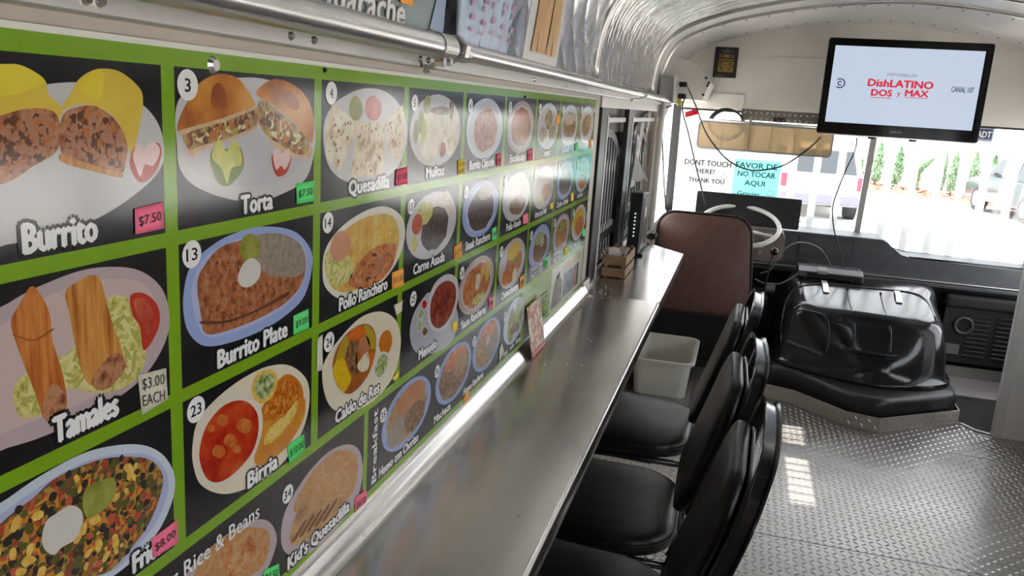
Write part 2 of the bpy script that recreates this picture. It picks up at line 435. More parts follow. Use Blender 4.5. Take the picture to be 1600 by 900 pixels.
wbar('top_seal', 0.0, W, BZ - 0.012, BZ + 0.006, M_blkm, win1, 0.03, -0.005)
wbar('side_pillar', 0.0, 0.05, 0.60, 1.52, M_blks, win1, 0.05, -0.02)
wbar('side_pillar', W - 0.06, W, 0.60, 1.52, M_blks, win1, 0.05, -0.02)
gz = empty('windshield_guard', label='white vertical security bars standing outside the windshield', cat='security bars')
M_guard = mat('white_guard_paint', (0.90, 0.91, 0.91), 0.4)
bx = [P(px, 300, 1, 5.75).x for px in (1423, 1462, 1498, 1535, 1577)]
xs = bx + [bx[-1] + 0.145 * k for k in (1,)] + [bx[0] - 0.145 * k for k in range(1, 9)]
for x in sorted(xs):
    if abs(x - 1.24) < 0.03: continue
    box('guard_bar', (x - 0.021, 5.74, 0.25), (x + 0.021, 5.762, 1.62), M_guard, gz)
box('guard_rail', (0.05, 5.763, 0.28), (W - .05, 5.79, 0.33), M_guard, gz)
box('guard_rail', (0.05, 5.763, 1.56), (W - .05, 5.79, 1.60), M_guard, gz)
for x in (0.3, 1.1, 1.9): box('guard_bracket', (x - .015, 5.335, 0.29), (x + .015, 5.765, 0.32), M_guard, gz)

# driver-side front window (window_2) with white frame and post
win2 = empty('window_2', kind='structure')
box('pane', (-0.03, 4.5, 0.80), (-0.025, YF + .1, 1.50), M_glass, win2)
box('window_post', (-0.012, 4.50, 0.78), (0.012, 4.545, 1.50), M_white, win2, 0.003)
box('window_post', (-0.03, 4.86, 0.78), (-0.005, 4.90, 1.50), M_white, win2, 0.003)
box('window_sill', (-0.04, 4.5, 0.785), (0.02, YF + .05, 0.815), M_white, win2, 0.003)

# dashboard / front wall below the windshield ---------------------------
M_dash = noisy('dash_vinyl', [(0.045, 0.05, 0.055), (0.065, 0.07, 0.077)], 18, 0.5, bump=0.15, bscale=400)
dash = empty('dashboard', label='dark grey moulded dashboard with recessed panel below the windshield', cat='dashboard')
# front cowl profile (x-z outline extruded in y)
YD = 5.22
poly = [(0.0, 0.55), (2.15, 0.555), (2.15, 0.672), (1.47, 0.677), (1.41, 0.690), (1.37, 0.720), (1.335, 0.760), (1.30, 0.775), (0.0, 0.775)]
prism('cowl', poly, 1, YD, YD + 0.30, M_dash, dash, bevel=0.006)
a, b = P(1250, 367, 1, YD), P(1330, 405, 1, YD)
rr = [(a.x, b.z), (b.x, b.z), (b.x, a.z), (a.x, a.z)]
bm = bmesh.new(); b_sweep(bm, [(p[0], YD - 0.001, p[1]) for p in rr], circ(0.0035, 6), closed=True)
frombm('panel_outline', bm, M_dash, dash)
box('panel_inset', (a.x + .004, YD - 0.003, b.z + .004), (b.x - .004, YD + .001, a.z - .004), M_dash, dash, 0.001)
box('cowl_shelf', (0.0, YD - 0.055, 0.535), (2.15, YD + 0.02, 0.556), M_dash, dash, 0.004)
box('cowl_strip', (0.0, YD - 0.03, 0.560), (2.15, YD + 0.001, 0.568), M_alutrim, dash, 0.002)
box('firewall', (0.0, YD + 0.06, -0.30), (2.15, YD + 0.12, 0.55), M_blkm, dash)
tube('defroster_seal', [(1.46, YD + .02, 0.684), (1.7, YD + .02, 0.683), (2.12, YD + .02, 0.680)], 0.006, M_blk, dash)
M_cluster = noisy('brown_cluster', [(0.17, 0.13, 0.11), (0.22, 0.175, 0.15)], 20, 0.5)
cl0, cl1 = P(1165, 372, 1, 5.08), P(1222, 408, 1, 5.08)
prism('instrument_binnacle', rrect(0.34, cl1.x, cl1.z - 0.005, 0.79, 0.05), 1, 5.05, YD + 0.01, M_cluster, dash, bevel=0.006)
for (px, py, r) in ((1203, 372, 0.033), (1188, 393, 0.012)):
    p = P(px, py, 1, 5.05); cyl('gauge', (p.x, 5.052, p.z), (p.x, 5.040, p.z), r, mat('gauge_face', (0.30, 0.28, 0.26), 0.3), dash, n=24)
p = P(1189, 383, 1, 5.05); box('dash_switch', (p.x - .017, 5.038, p.z - .016), (p.x + .017, 5.052, p.z + .016), mat('ivory_plastic', (0.55, 0.53, 0.49), 0.4), dash, 0.003)

# ================================================================== MENU BOARD
G_menu = prn('lime_green', (0.175, 0.335, 0.010)); K_menu = prn('black', (0.012, 0.011, 0.012))
WHT = prn('white', (0.74, 0.73, 0.71)); PLW = prn('plate_white', (0.50, 0.48, 0.47)); PLC = prn('plate_cream', (0.66, 0.58, 0.43))
PLB = prn('plate_blue', (0.27, 0.34, 0.58)); PLP = prn('plate_pink', (0.42, 0.33, 0.34)); PLG = prn('plate_pale_blue', (0.50, 0.55, 0.62)); SHADE = prn('plate_well', (0.50, 0.48, 0.50)); SHADEB = prn('plate_well_blue', (0.38, 0.40, 0.60))
F_meat = food('ground_meat', [(0.10, 0.03, 0.012), (0.30, 0.11, 0.05), (0.46, 0.21, 0.11), (0.24, 0.12, 0.03)], 110)
F_meatd = food('dark_meat', [(0.022, 0.014, 0.012), (0.06, 0.035, 0.028), (0.13, 0.085, 0.065)], 160, stretch=(1, 1, 0.6))
F_brown = food('brown_fill', [(0.06, 0.028, 0.012), (0.20, 0.095, 0.04), (0.34, 0.20, 0.09)], 130)
F_yel = food('yellow_wrap', [(0.55, 0.37, 0.035), (0.68, 0.50, 0.08)], 14); F_yeld = food('yellow_fold', [(0.60, 0.46, 0.02), (0.72, 0.60, 0.06)], 20)
F_cream = prn('cream_white', (0.58, 0.55, 0.50)); F_guac = food('guacamole', [(0.17, 0.19, 0.02), (0.33, 0.32, 0.07)], 60)
F_red = prn('tomato_red', (0.42, 0.035, 0.018)); F_redd = food('tomato', [(0.34, 0.03, 0.015), (0.52, 0.13, 0.06)], 70); F_radw = prn('radish_white', (0.70, 0.50, 0.46))
F_husk = food('corn_husk', [(0.30, 0.10, 0.018), (0.48, 0.20, 0.04), (0.60, 0.30, 0.08)], 190, stretch=(1, 1, 0.10)); F_huskr = food('corn_husk_red', [(0.30, 0.07, 0.015), (0.46, 0.14, 0.03), (0.58, 0.24, 0.06)], 190, stretch=(1, 1, 0.10))
F_lett = food('lettuce', [(0.26, 0.24, 0.03), (0.52, 0.46, 0.14), (0.62, 0.58, 0.30)], 170)
F_nacho = food('nacho_toppings', [(0.30, 0.13, 0.015), (0.05, 0.04, 0.012), (0.26, 0.05, 0.025), (0.36, 0.22, 0.05), (0.10, 0.085, 0.025), (0.28, 0.10, 0.03)], 230, kind='voro')
F_shl = prn('shred_light', (0.60, 0.55, 0.24)); F_shg = prn('shred_green', (0.36, 0.35, 0.09)); F_dkm = prn('dark_bit', (0.11, 0.042, 0.022)); F_ltm = prn('light_meat_bit', (0.38, 0.17, 0.095)); F_orn = prn('orange_bit', (0.42, 0.14, 0.035)); F_brn = prn('brown_spot', (0.34, 0.19, 0.08)); F_char = prn('char_mark', (0.16, 0.055, 0.02))
F_bun = food('bun', [(0.26, 0.07, 0.012), (0.50, 0.18, 0.02), (0.58, 0.27, 0.05)], 22); F_bread = food('bread', [(0.50, 0.30, 0.16), (0.62, 0.44, 0.27)], 90)
F_torta = food('torta_fill', [(0.04, 0.016, 0.010), (0.22, 0.085, 0.035), (0.34, 0.17, 0.08), (0.40, 0.36, 0.09), (0.24, 0.10, 0.045)], 110, detail=7)
F_lime = prn('lime_skin', (0.14, 0.20, 0.02)); F_limy = food('lime_flesh', [(0.42, 0.42, 0.06), (0.60, 0.58, 0.18)], 60)
F_burpl = food('red_sauce_burrito', [(0.14, 0.045, 0.018), (0.33, 0.11, 0.04), (0.42, 0.19, 0.09)], 120); F_bean = food('grey_beans', [(0.22, 0.16, 0.12), (0.32, 0.26, 0.21)], 160)
F_soup = food('red_soup', [(0.30, 0.012, 0.006), (0.46, 0.035, 0.01), (0.52, 0.09, 0.02)], 40); F_soupd = food('dark_red_soup', [(0.12, 0.012, 0.01), (0.22, 0.03, 0.015), (0.34, 0.08, 0.03)], 60)
F_rice = food('orange_rice', [(0.42, 0.10, 0.008), (0.58, 0.20, 0.02)], 260); F_beans = food('orange_beans', [(0.50, 0.17, 0.012), (0.60, 0.26, 0.04)], 40); F_chz = food('cheese_shreds', [(0.60, 0.30, 0.03), (0.70, 0.52, 0.13)], 160)
F_tort = food('flour_tortilla', [(0.46, 0.34, 0.18), (0.66, 0.58, 0.43), (0.72, 0.66, 0.54)], 55, detail=6); F_tort2 = food('toasted_tortilla', [(0.26, 0.14, 0.06), (0.62, 0.50, 0.34), (0.68, 0.60, 0.46)], 70, detail=6)
F_polr = food('yellow_broth', [(0.48, 0.22, 0.03), (0.58, 0.36, 0.08), (0.62, 0.46, 0.16)], 50); F_chick = food('red_chicken', [(0.28, 0.06, 0.02), (0.48, 0.16, 0.05), (0.55, 0.26, 0.10)], 90)
F_corn = food('corn', [(0.58, 0.33, 0.005), (0.68, 0.45, 0.02)], 200); F_carr = prn('carrot', (0.58, 0.13, 0.012)); F_zuc = prn('squash', (0.40, 0.26, 0.025)); F_pot = food('potato', [(0.36, 0.12, 0.05), (0.46, 0.20, 0.09)], 30)
F_fry = food('fries', [(0.34, 0.14, 0.04), (0.48, 0.24, 0.09), (0.40, 0.18, 0.06)], 120); F_fryl = food('fry_light', [(0.46, 0.24, 0.09), (0.58, 0.34, 0.14)], 60); F_kq = food('grilled_quesadilla', [(0.26, 0.12, 0.045), (0.42, 0.23, 0.09), (0.50, 0.30, 0.13)], 80, stretch=(1, 0.35, 1))
F_grn = food('green_herbs', [(0.08, 0.10, 0.02), (0.30, 0.36, 0.12), (0.55, 0.58, 0.40)], 150); F_dark = prn('olive_black', (0.03, 0.022, 0.018)); F_chip = food('red_enchilada', [(0.20, 0.035, 0.02), (0.36, 0.09, 0.05), (0.46, 0.24, 0.17)], 70)
F_sope = food('sopes', [(0.12, 0.07, 0.035), (0.34, 0.26, 0.16), (0.46, 0.38, 0.28), (0.16, 0.15, 0.05)], 110, kind='voro'); F_shrimp = food('shrimp', [(0.44, 0.12, 0.03), (0.58, 0.22, 0.06), (0.30, 0.07, 0.02)], 120); F_ricew = food('white_rice', [(0.42, 0.34, 0.27), (0.58, 0.50, 0.42)], 200); F_mixg = food('mixed_plate', [(0.20, 0.06, 0.02), (0.38, 0.15, 0.06), (0.28, 0.24, 0.10), (0.46, 0.32, 0.18)], 110)

board = empty('menu_board', label='long lime green menu board with rows of food pictures on the left wall', cat='menu board')
X0 = 0.0065; LAY = 0.00004
def menu_flat(name, yz, mt, parent, layer):
    """flat printed patch from a closed outline given in wall (y, z)"""
    bm = bmesh.new(); x = X0 + LAY * layer
    f = bm.faces.new([bm.verts.new((x, y, z)) for y, z in yz])
    bmesh.ops.triangulate(bm, faces=[f])
    bm.normal_update()
    for ff in bm.faces:
        if ff.normal.x < 0: ff.normal_flip()
    return frombm(name, bm, mt, parent, recalc=False)
def smooth_yz(pts, n=5): return [(p.x, p.y) for p in spline([(a, b, 0) for a, b in pts], n, True)]
def tr(name, pts, mt, parent, layer, sharp=False):
    q = [PW(*p) for p in pts]
    return menu_flat(name, q if sharp else smooth_yz(q), mt, parent, layer)
def oval(name, cy, cz, ry, rz, mt, parent, layer, wob=0.0, n=28, rot=0.0):
    pts = []
    for k in range(n):
        a = 2 * PI * k / n; r = 1 + (random.uniform(-wob, wob) if wob else 0)
        u, v = ry * r * math.cos(a), rz * r * math.sin(a)
        pts.append((cy + u * math.cos(rot) - v * math.sin(rot), cz + u * math.sin(rot) + v * math.cos(rot)))
    return menu_flat(name, pts, mt, parent, layer)
CW = 0.2461; YC3 = 0.584; RZ = [1.432, 1.291, 1.149, 1.004, 0.868]; HG = 0.008; VG = 0.0062
MY0, MY1, MZ0, MZ1 = 0.075, 2.556, 0.862, 1.446
box('backing_sheet', (0.0005, MY0 - 0.006, MZ0 - 0.004), (0.005, MY1 + 0.004, MZ1 + 0.005), mat('sheet_edge', (0.72, 0.70, 0.62), 0.4), board)
box('green_border', (0.0048, MY0, MZ0), (X0, MY1, MZ1), G_menu, board)
def cell(col, row, y0=None, y1=None, z0=None, z1=None):
    a = (YC3 + (col - 3) * CW + HG) if y0 is None else y0; b = (YC3 + (col - 2) * CW - HG) if y1 is None else y1
    t = (RZ[row] - VG) if z1 is None else z1; l = (RZ[row + 1] + VG) if z0 is None else z0
    if row == 0 and z1 is None: t = RZ[0]
    o = menu_flat('dish_picture', [(a, l), (b, l), (b, t), (a, t)], K_menu, board, 1)
    return o, (a, b, l, t)
def caption(s, px0, px1, parent, zb, h=0.0165, bold=0.052, layer=14):
    y0 = PW(px0, 300)[0] if isinstance(px0, int) else px0; y1 = PW(px1, 300)[0] if isinstance(px1, int) else px1
    text('caption', s, (X0 + LAY * layer, y0, zb), (0, 1, 0), (0, 0, 1), y1 - y0, h, WHT, parent, bold)
    text('caption_outline', s, (X0 + LAY * (layer - 1), y0, zb), (0, 1, 0), (0, 0, 1), y1 - y0, h, K_menu, parent, bold + 0.11)
def badge(s, y, z, parent, r=0.0105):
    o = oval('number_badge', y, z, r, r * 0.95, WHT, parent, 15, n=24)
    text('badge_number', s, (X0 + LAY * 16, y, z - 0.0055), (0, 1, 0), (0, 0, 1), 0.0075 * len(s), 0.011, K_menu, parent, 0.02, center=True)

def scribble(name, y0, y1, z, h, mt, parent, layer=14):
    """a line of print too small to read: a row of short strokes"""
    vs = []; fs = []; y = y0; x = X0 + LAY * layer
    while y < y1:
        w_ = random.uniform(0.35, 0.6) * h; hh = h * random.choice((0.65, 0.7, 1.0)); b = len(vs)
        if random.random() > 0.12:
            vs += [(x, y, z), (x, y + w_, z), (x, y + w_, z + hh), (x, y, z + hh)]; fs.append((b, b + 1, b + 2, b + 3))
        y += w_ + 0.2 * h
    return raw(name, vs, fs, mt, parent)
# ---- hand-traced big dishes
def bits(parent, poly_px, n, kinds, layer, smin, smax, long_=1.0):
    """scatter of small printed pieces inside a traced outline, one patch set per colour"""
    q = [PW(*p) for p in poly_px]; ys = [a for a, b in q]; zs = [b for a, b in q]
    def inside(y, z):
        c = False; j = len(q) - 1
        for i in range(len(q)):
            if (q[i][1] > z) != (q[j][1] > z) and y < (q[j][0] - q[i][0]) * (z - q[i][1]) / (q[j][1] - q[i][1]) + q[i][0]: c = not c
            j = i
        return c
    for ki, (nm, mt, share, lg) in enumerate(kinds):
        vs = []; fs = []; cnt = 0; tries = 0
        while cnt < n * share and tries < 4000:
            tries += 1
            y, z = random.uniform(min(ys), max(ys)), random.uniform(min(zs), max(zs))
            r = random.uniform(smin, smax); a0 = random.uniform(0, PI)
            if not (inside(y, z) and inside(y + r * lg * math.cos(a0), z + r * lg * math.sin(a0)) and inside(y - r * lg * math.cos(a0), z - r * lg * math.sin(a0))): continue
            K = 7; b = len(vs); x = X0 + LAY * (layer + 0.1 + (ki + random.random() * 0.8) * 0.12)
            for k in range(K):
                a = 2 * PI * k / K; rr_ = random.uniform(0.75, 1.1); u, v = r * lg * rr_ * math.cos(a), r * rr_ * math.sin(a) / max(1, lg * 0.6)
                vs.append((x, y + u * math.cos(a0) - v * math.sin(a0), z + u * math.sin(a0) + v * math.cos(a0)))
            fs.append(tuple(range(b, b + K))); cnt += 1
        raw(nm, vs, fs, mt, parent, kind='stuff')

# 2 burrito
o, r = cell(2, 0)
tr('plate', [(-70, 205), (0, 150), (60, 131), (130, 130), (200, 155), (235, 190), (246, 235), (235, 270), (190, 310), (130, 345), (60, 368), (0, 380), (-70, 385)], PLW, o, 2)
tr('tortilla', [(-60, 112), (0, 99), (30, 105), (58, 125), (62, 145), (82, 165), (80, 182), (40, 175), (0, 190), (-60, 205)], F_yel, o, 3)
tr('filling', [(-45, 200), (0, 176), (40, 168), (72, 174), (83, 200), (76, 235), (40, 258), (0, 283), (-45, 285)], F_meat, o, 4)
tr('tortilla', [(82, 172), (98, 145), (112, 122), (140, 107), (175, 111), (205, 135), (212, 155), (208, 190), (195, 240), (186, 222), (170, 186), (140, 166), (105, 163)], F_yel, o, 5)
tr('tortilla_fold', [(113, 128), (138, 109), (150, 117), (143, 152), (112, 141)], F_yeld, o, 6)
tr('tortilla_fold', [(0, 100), (30, 106), (57, 125), (30, 140), (0, 148), (-50, 140), (-50, 112)], F_yeld, o, 6)
tr('filling', [(84, 182), (110, 166), (140, 166), (170, 188), (187, 222), (185, 252), (178, 270), (150, 262), (118, 252), (84, 240)], F_meat, o, 6)
for pl_ in ([(-45, 200), (0, 180), (40, 172), (72, 178), (80, 200), (74, 232), (40, 254), (0, 278), (-45, 280)], [(88, 184), (110, 170), (140, 170), (168, 190), (183, 222), (181, 250), (172, 264), (120, 248), (88, 236)]):
    bits(o, pl_, 170, [('meat_bit', F_dkm, 0.4, 1.4), ('meat_bit', F_ltm, 0.5, 1.3), ('meat_bit', F_orn, 0.1, 1.3)], 6.4, 0.001, 0.0032)
tr('tortilla_lip', [(84, 240), (118, 252), (150, 262), (178, 270), (176, 276), (140, 268), (100, 258), (82, 250)], F_husk, o, 6.8)
tr('radish', [(192, 245), (200, 228), (210, 238), (235, 222), (241, 240), (232, 267), (215, 283), (203, 280), (193, 262)], F_red, o, 7)
tr('radish_flesh', [(196, 240), (205, 222), (214, 236), (222, 222), (236, 226), (238, 240), (228, 258), (215, 256), (208, 275), (200, 258)], F_radw, o, 8)
caption('Burrito', 18, 136, o, RZ[1] + 0.011, 0.020)
# 12 tamales
o, r = cell(2, 1)
tr('plate', [(-70, 525), (0, 472), (60, 441), (130, 418), (200, 419), (240, 446), (254, 487), (249, 530), (220, 580), (180, 615), (120, 650), (60, 678), (0, 697), (-70, 712)], PLP, o, 2)
tr('plate_well', [(-60, 550), (0, 500), (60, 462), (140, 436), (200, 437), (228, 460), (234, 495), (222, 535), (190, 580), (120, 625), (40, 655), (-60, 680)], prn('pink_well', (0.50, 0.38, 0.36)), o, 3)
tr('lettuce', [(10, 600), (60, 560), (100, 545), (150, 470), (190, 468), (217, 545), (200, 592), (150, 612), (90, 605), (60, 640), (20, 650)], F_lett, o, 4)
bits(o, [(10, 600), (60, 560), (100, 545), (150, 470), (190, 468), (217, 545), (200, 592), (150, 612), (90, 605), (60, 640), (20, 650)], 110, [('lettuce_shred', F_shl, 0.6, 3.0), ('lettuce_shred', F_shg, 0.4, 2.6)], 4.2, 0.0022, 0.005)
tr('tamale', [(5, 497), (20, 470), (38, 445), (58, 470), (67, 497), (70, 530), (88, 590), (91, 640), (60, 655), (42, 610), (22, 560), (8, 520)], F_huskr, o, 5)
tr('tamale', [(90, 455), (110, 438), (133, 428), (147, 440), (160, 490), (178, 540), (181, 562), (152, 592), (130, 600), (116, 578), (104, 530), (97, 490)], F_husk, o, 5)
tr('filling', [(132, 592), (150, 565), (172, 549), (186, 570), (162, 602), (140, 607)], F_meat, o, 6)
tr('filling', [(55, 628), (72, 596), (92, 622), (82, 655), (60, 655)], F_meat, o, 6)
tr('husk_fold', [(9, 520), (40, 528), (68, 512), (70, 515), (42, 531), (12, 524)], prn('husk_shadow', (0.30, 0.09, 0.02)), o, 5.6)
tr('tomato_slice', [(193, 460), (215, 457), (235, 475), (239, 502), (228, 530), (213, 545), (208, 510), (196, 490)], F_red, o, 6)
tr('tomato_flesh', [(198, 468), (214, 464), (227, 482), (229, 505), (220, 522), (214, 505), (203, 490)], F_redd, o, 7)
caption('Tamales', 48, 157, o, RZ[2] + 0.011, 0.020)
# 22 loaded fries
o, r = cell(2, 2)
tr('plate', [(-70, 828), (0, 776), (60, 736), (130, 702), (200, 692), (240, 705), (261, 735), (262, 770), (245, 815), (220, 850), (190, 880), (150, 905), (60, 930), (0, 940), (-70, 950)], PLG, o, 2)
tr('plate_well', [(-70, 850), (0, 793), (60, 752), (130, 716), (200, 706), (235, 716), (252, 742), (251, 772), (235, 812), (205, 850), (165, 890), (60, 918), (-70, 935)], SHADEB, o, 3)
fp = [(-60, 865), (0, 805), (40, 775), (70, 748), (110, 728), (160, 713), (218, 714), (243, 737), (241, 770), (223, 815), (198, 850), (163, 888), (120, 900), (0, 915), (-60, 915)]
tr('fries', fp, F_nacho, o, 4)
bits(o, fp, 420, [('fry_stick', F_beans, 0.20, 3.4), ('olive', F_dark, 0.30, 1.0), ('tomato_bit', F_redd, 0.18, 1.1), ('pepper_slice', prn('pepper', (0.09, 0.085, 0.018)), 0.22, 1.2), ('cheese_bit', F_chz, 0.10, 1.4)], 5, 0.0016, 0.0048)
tr('guacamole', [(117, 782), (124, 760), (145, 749), (166, 744), (170, 765), (160, 785), (140, 802), (124, 806)], F_guac, o, 11)
tr('sour_cream', [(53, 838), (60, 812), (75, 800), (98, 787), (115, 795), (117, 815), (105, 840), (85, 852), (72, 864), (58, 856)], F_cream, o, 12)
caption('Fries', 172, 223, o, RZ[3] + 0.010, 0.018)
# 3 torta
o, r = cell(3, 0)
tr('plate', [(265, 165), (290, 138), (340, 123), (400, 122), (450, 140), (476, 165), (484, 200), (482, 240), (468, 280), (430, 303), (390, 314), (340, 308), (295, 290), (272, 265), (266, 230)], PLW, o, 2)
tr('plate_well', [(275, 190), (310, 150), (380, 138), (445, 158), (470, 200), (466, 250), (430, 282), (380, 292), (320, 280), (282, 250)], prn('torta_well', (0.46, 0.44, 0.45)), o, 3)
tr('bread', [(280, 222), (330, 205), (390, 180), (394, 196), (375, 208), (340, 220), (300, 236), (290, 245)], F_bread, o, 4)
tr('filling', [(274, 208), (290, 198), (330, 188), (370, 172), (390, 165), (393, 190), (375, 203), (340, 216), (300, 228), (284, 232)], F_torta, o, 5)
bits(o, [(278, 210), (330, 192), (388, 170), (391, 188), (340, 214), (288, 230)], 60, [('lettuce_shred', F_shl, 0.35, 2.4), ('meat_bit', F_dkm, 0.35, 1.3), ('meat_bit', F_orn, 0.3, 1.4)], 5.2, 0.0018, 0.004)
bits(o, [(397, 166), (420, 172), (450, 197), (472, 221), (468, 236), (430, 222), (402, 200)], 50, [('lettuce_shred', F_shl, 0.4, 2.4), ('meat_bit', F_dkm, 0.35, 1.3), ('meat_bit', F_orn, 0.25, 1.4)], 5.2, 0.0018, 0.004)
tr('bun', [(266, 198), (272, 178), (282, 158), (300, 130), (330, 115), (360, 121), (380, 145), (389, 166), (370, 175), (330, 188), (290, 198), (272, 208)], F_bun, o, 6)
tr('bread', [(393, 170), (420, 180), (450, 215), (477, 228), (478, 242), (462, 247), (430, 236), (405, 212)], F_bread, o, 4)
tr('filling', [(393, 165), (402, 156), (420, 168), (450, 193), (474, 218), (470, 238), (455, 240), (430, 226), (400, 203)], F_torta, o, 5)
tr('bun_crust', [(320, 165), (322, 135), (335, 130), (344, 150), (342, 168)], food('crust', [(0.24, 0.055, 0.01), (0.40, 0.13, 0.018)], 40), o, 6.5)
tr('bun_cut', [(268, 204), (290, 197), (330, 186), (370, 172), (389, 164), (389, 169), (370, 178), (330, 192), (292, 203), (272, 212)], F_bread, o, 6.6)
tr('bun', [(391, 147), (402, 131), (425, 123), (455, 135), (475, 160), (482, 190), (479, 222), (466, 208), (440, 182), (415, 162)], F_bun, o, 6)
tr('bun_crust', [(430, 150), (445, 142), (458, 160), (455, 172), (440, 166)], food('crust', [(0.24, 0.055, 0.01), (0.40, 0.13, 0.018)], 40), o, 6.5)
tr('lime', [(318, 250), (325, 228), (345, 232), (366, 230), (371, 260), (358, 280), (345, 290), (330, 283)], F_lime, o, 7)
tr('lime_flesh', [(321, 245), (327, 222), (334, 218), (344, 236), (355, 217), (366, 235), (367, 256), (352, 262), (345, 286), (336, 262)], F_limy, o, 8)
tr('radish', [(415, 245), (420, 238), (442, 238), (445, 252), (438, 270), (425, 275), (418, 264)], F_red, o, 7)
tr('radish_flesh', [(417, 240), (425, 230), (431, 238), (442, 231), (444, 248), (436, 264), (430, 258), (422, 264)], F_radw, o, 8)
badge('3', *PW(282, 132), o, 0.0135); caption('Torta', 367, 416, o, RZ[1] + 0.010, 0.0175)
# 13 burrito plate
o, r = cell(3, 1)
tr('plate', [(277, 455), (286, 418), (310, 391), (350, 366), (400, 353), (450, 360), (475, 385), (480, 412), (468, 460), (440, 490), (400, 515), (350, 534), (310, 539), (286, 520), (277, 490)], PLB, o, 2)
tr('plate_well', [(290, 445), (310, 402), (350, 378), (405, 363), (450, 370), (470, 395), (466, 440), (440, 475), (400, 500), (350, 520), (312, 524), (294, 490)], SHADEB, o, 3)
tr('burrito', [(298, 440), (312, 410), (335, 385), (370, 374), (420, 366), (455, 376), (469, 402), (464, 440), (440, 470), (400, 494), (350, 514), (312, 520), (304, 490)], F_burpl, o, 4)
bits(o, [(304, 440), (316, 412), (340, 390), (380, 384), (440, 440), (400, 488), (350, 508), (312, 512)], 110, [('sauce_bit', F_dkm, 0.4, 1.3), ('sauce_bit', F_ltm, 0.35, 1.3), ('sauce_bit', F_orn, 0.25, 1.3)], 4.2, 0.0008, 0.002)
tr('burrito_seam', [(306, 500), (350, 498), (400, 478), (440, 455), (440, 462), (400, 482), (350, 502), (308, 505)], F_dkm, o, 4.6)
tr('beans', [(380, 372), (430, 364), (463, 384), (466, 425), (430, 432), (398, 420)], F_bean, o, 5)
tr('guacamole', [(365, 392), (370, 370), (384, 364), (396, 378), (395, 398), (378, 410)], F_guac, o, 6)
tr('sour_cream', [(362, 432), (370, 412), (384, 402), (397, 412), (396, 432), (382, 446), (368, 446)], F_cream, o, 7)
badge('13', *PW(289, 396), o, 0.013); caption('Burrito Plate', 326, 440, o, RZ[2] + 0.010, 0.0175)
# 23 birria
o, r = cell(3, 2)
tr('plate', [(291, 695), (300, 655), (330, 620), (370, 590), (410, 571), (445, 570), (470, 590), (476, 620), (469, 660), (450, 700), (420, 735), (380, 760), (340, 770), (306, 757), (293, 728)], PLC, o, 2)
tr('rice', [(398, 655), (405, 625), (420, 600), (440, 583), (460, 595), (466, 620), (455, 645), (430, 662)], F_rice, o, 3)
tr('beans', [(388, 718), (398, 682), (403, 657), (430, 652), (465, 618), (467, 650), (445, 690), (420, 715), (402, 726)], F_beans, o, 4)
tr('cheese', [(403, 690), (412, 668), (435, 650), (456, 624), (452, 648), (432, 675), (412, 692)], F_chz, o, 5)
bits(o, [(403, 690), (412, 668), (435, 650), (456, 624), (452, 648), (432, 675), (412, 692)], 30, [('cheese_shred', prn('cheese_light', (0.70, 0.52, 0.16)), 1.0, 3.0)], 5.2, 0.002, 0.004)
bits(o, [(402, 652), (408, 625), (422, 602), (440, 588), (458, 598), (462, 618), (450, 642), (430, 656)], 90, [('rice_grain', prn('rice_light', (0.62, 0.26, 0.05)), 0.5, 2.2), ('rice_grain', prn('rice_dark', (0.40, 0.09, 0.008)), 0.5, 2.0)], 3.2, 0.0015, 0.003)
tr('bowl', [(291, 695), (305, 652), (335, 619), (365, 608), (390, 619), (401, 645), (399, 680), (385, 716), (360, 746), (330, 761), (304, 752)], prn('bowl_cream', (0.64, 0.57, 0.46)), o, 6)
tr('soup', [(303, 693), (315, 660), (340, 632), (370, 624), (391, 640), (395, 670), (385, 705), (360, 735), (335, 751), (315, 747), (303, 722)], F_soup, o, 7)
for (px, py, a) in ((332, 704, 10), (372, 664, 12), (350, 687, 10), (338, 655, 9), (320, 668, 6), (361, 700, 6)):
    tr('meat_chunk', [(px - a, py + a * .3), (px - a * .4, py - a), (px + a * .8, py - a * .7), (px + a, py + a * .3), (px + a * .2, py + a)], food('soup_meat', [(0.45, 0.09, 0.02), (0.55, 0.20, 0.04)], 70), o, 8)
tr('salsa_cup', [(384, 602), (394, 582), (415, 576), (425, 590), (418, 616), (400, 629), (387, 620)], F_chz, o, 8)
tr('salsa', [(388, 602), (397, 587), (413, 581), (420, 592), (414, 612), (400, 622), (391, 615)], F_grn, o, 9)
badge('23', *PW(296, 638), o, 0.013); caption('Birria', 374, 424, o, RZ[3] + 0.010, 0.0175)
# 4 quesadilla
o, r = cell(4, 0)
tr('plate', [(497, 212), (502, 180), (522, 155), (560, 138), (595, 143), (618, 165), (629, 195), (628, 225), (614, 260), (590, 280), (560, 289), (525, 279), (504, 255)], PLW, o, 2)
tr('quesadilla', [(500, 200), (511, 162), (547, 187), (546, 210), (523, 267), (502, 246)], F_tort, o, 3, True)
tr('quesadilla', [(593, 191), (622, 163), (629, 210), (613, 252), (600, 232)], F_tort2, o, 3, True)
tr('quesadilla', [(549, 188), (593, 190), (592, 272), (540, 277)], F_tort2, o, 4, True)
for pl_ in ([(504, 200), (513, 170), (543, 188), (542, 208), (523, 258), (504, 240)], [(597, 194), (620, 170), (626, 210), (613, 245), (602, 228)], [(552, 192), (590, 194), (589, 268), (544, 272)]): bits(o, pl_, 26, [('toast_spot', F_brn, 0.6, 1.3), ('toast_spot', F_char, 0.4, 1.2)], 4.3, 0.001, 0.003)
tr('lime', [(537, 172), (541, 155), (548, 149), (556, 158), (559, 175), (552, 187), (543, 186)], F_guac, o, 5)
tr('tomato_slice', [(563, 172), (566, 155), (576, 149), (586, 157), (589, 173), (581, 187), (569, 185)], F_redd, o, 5)
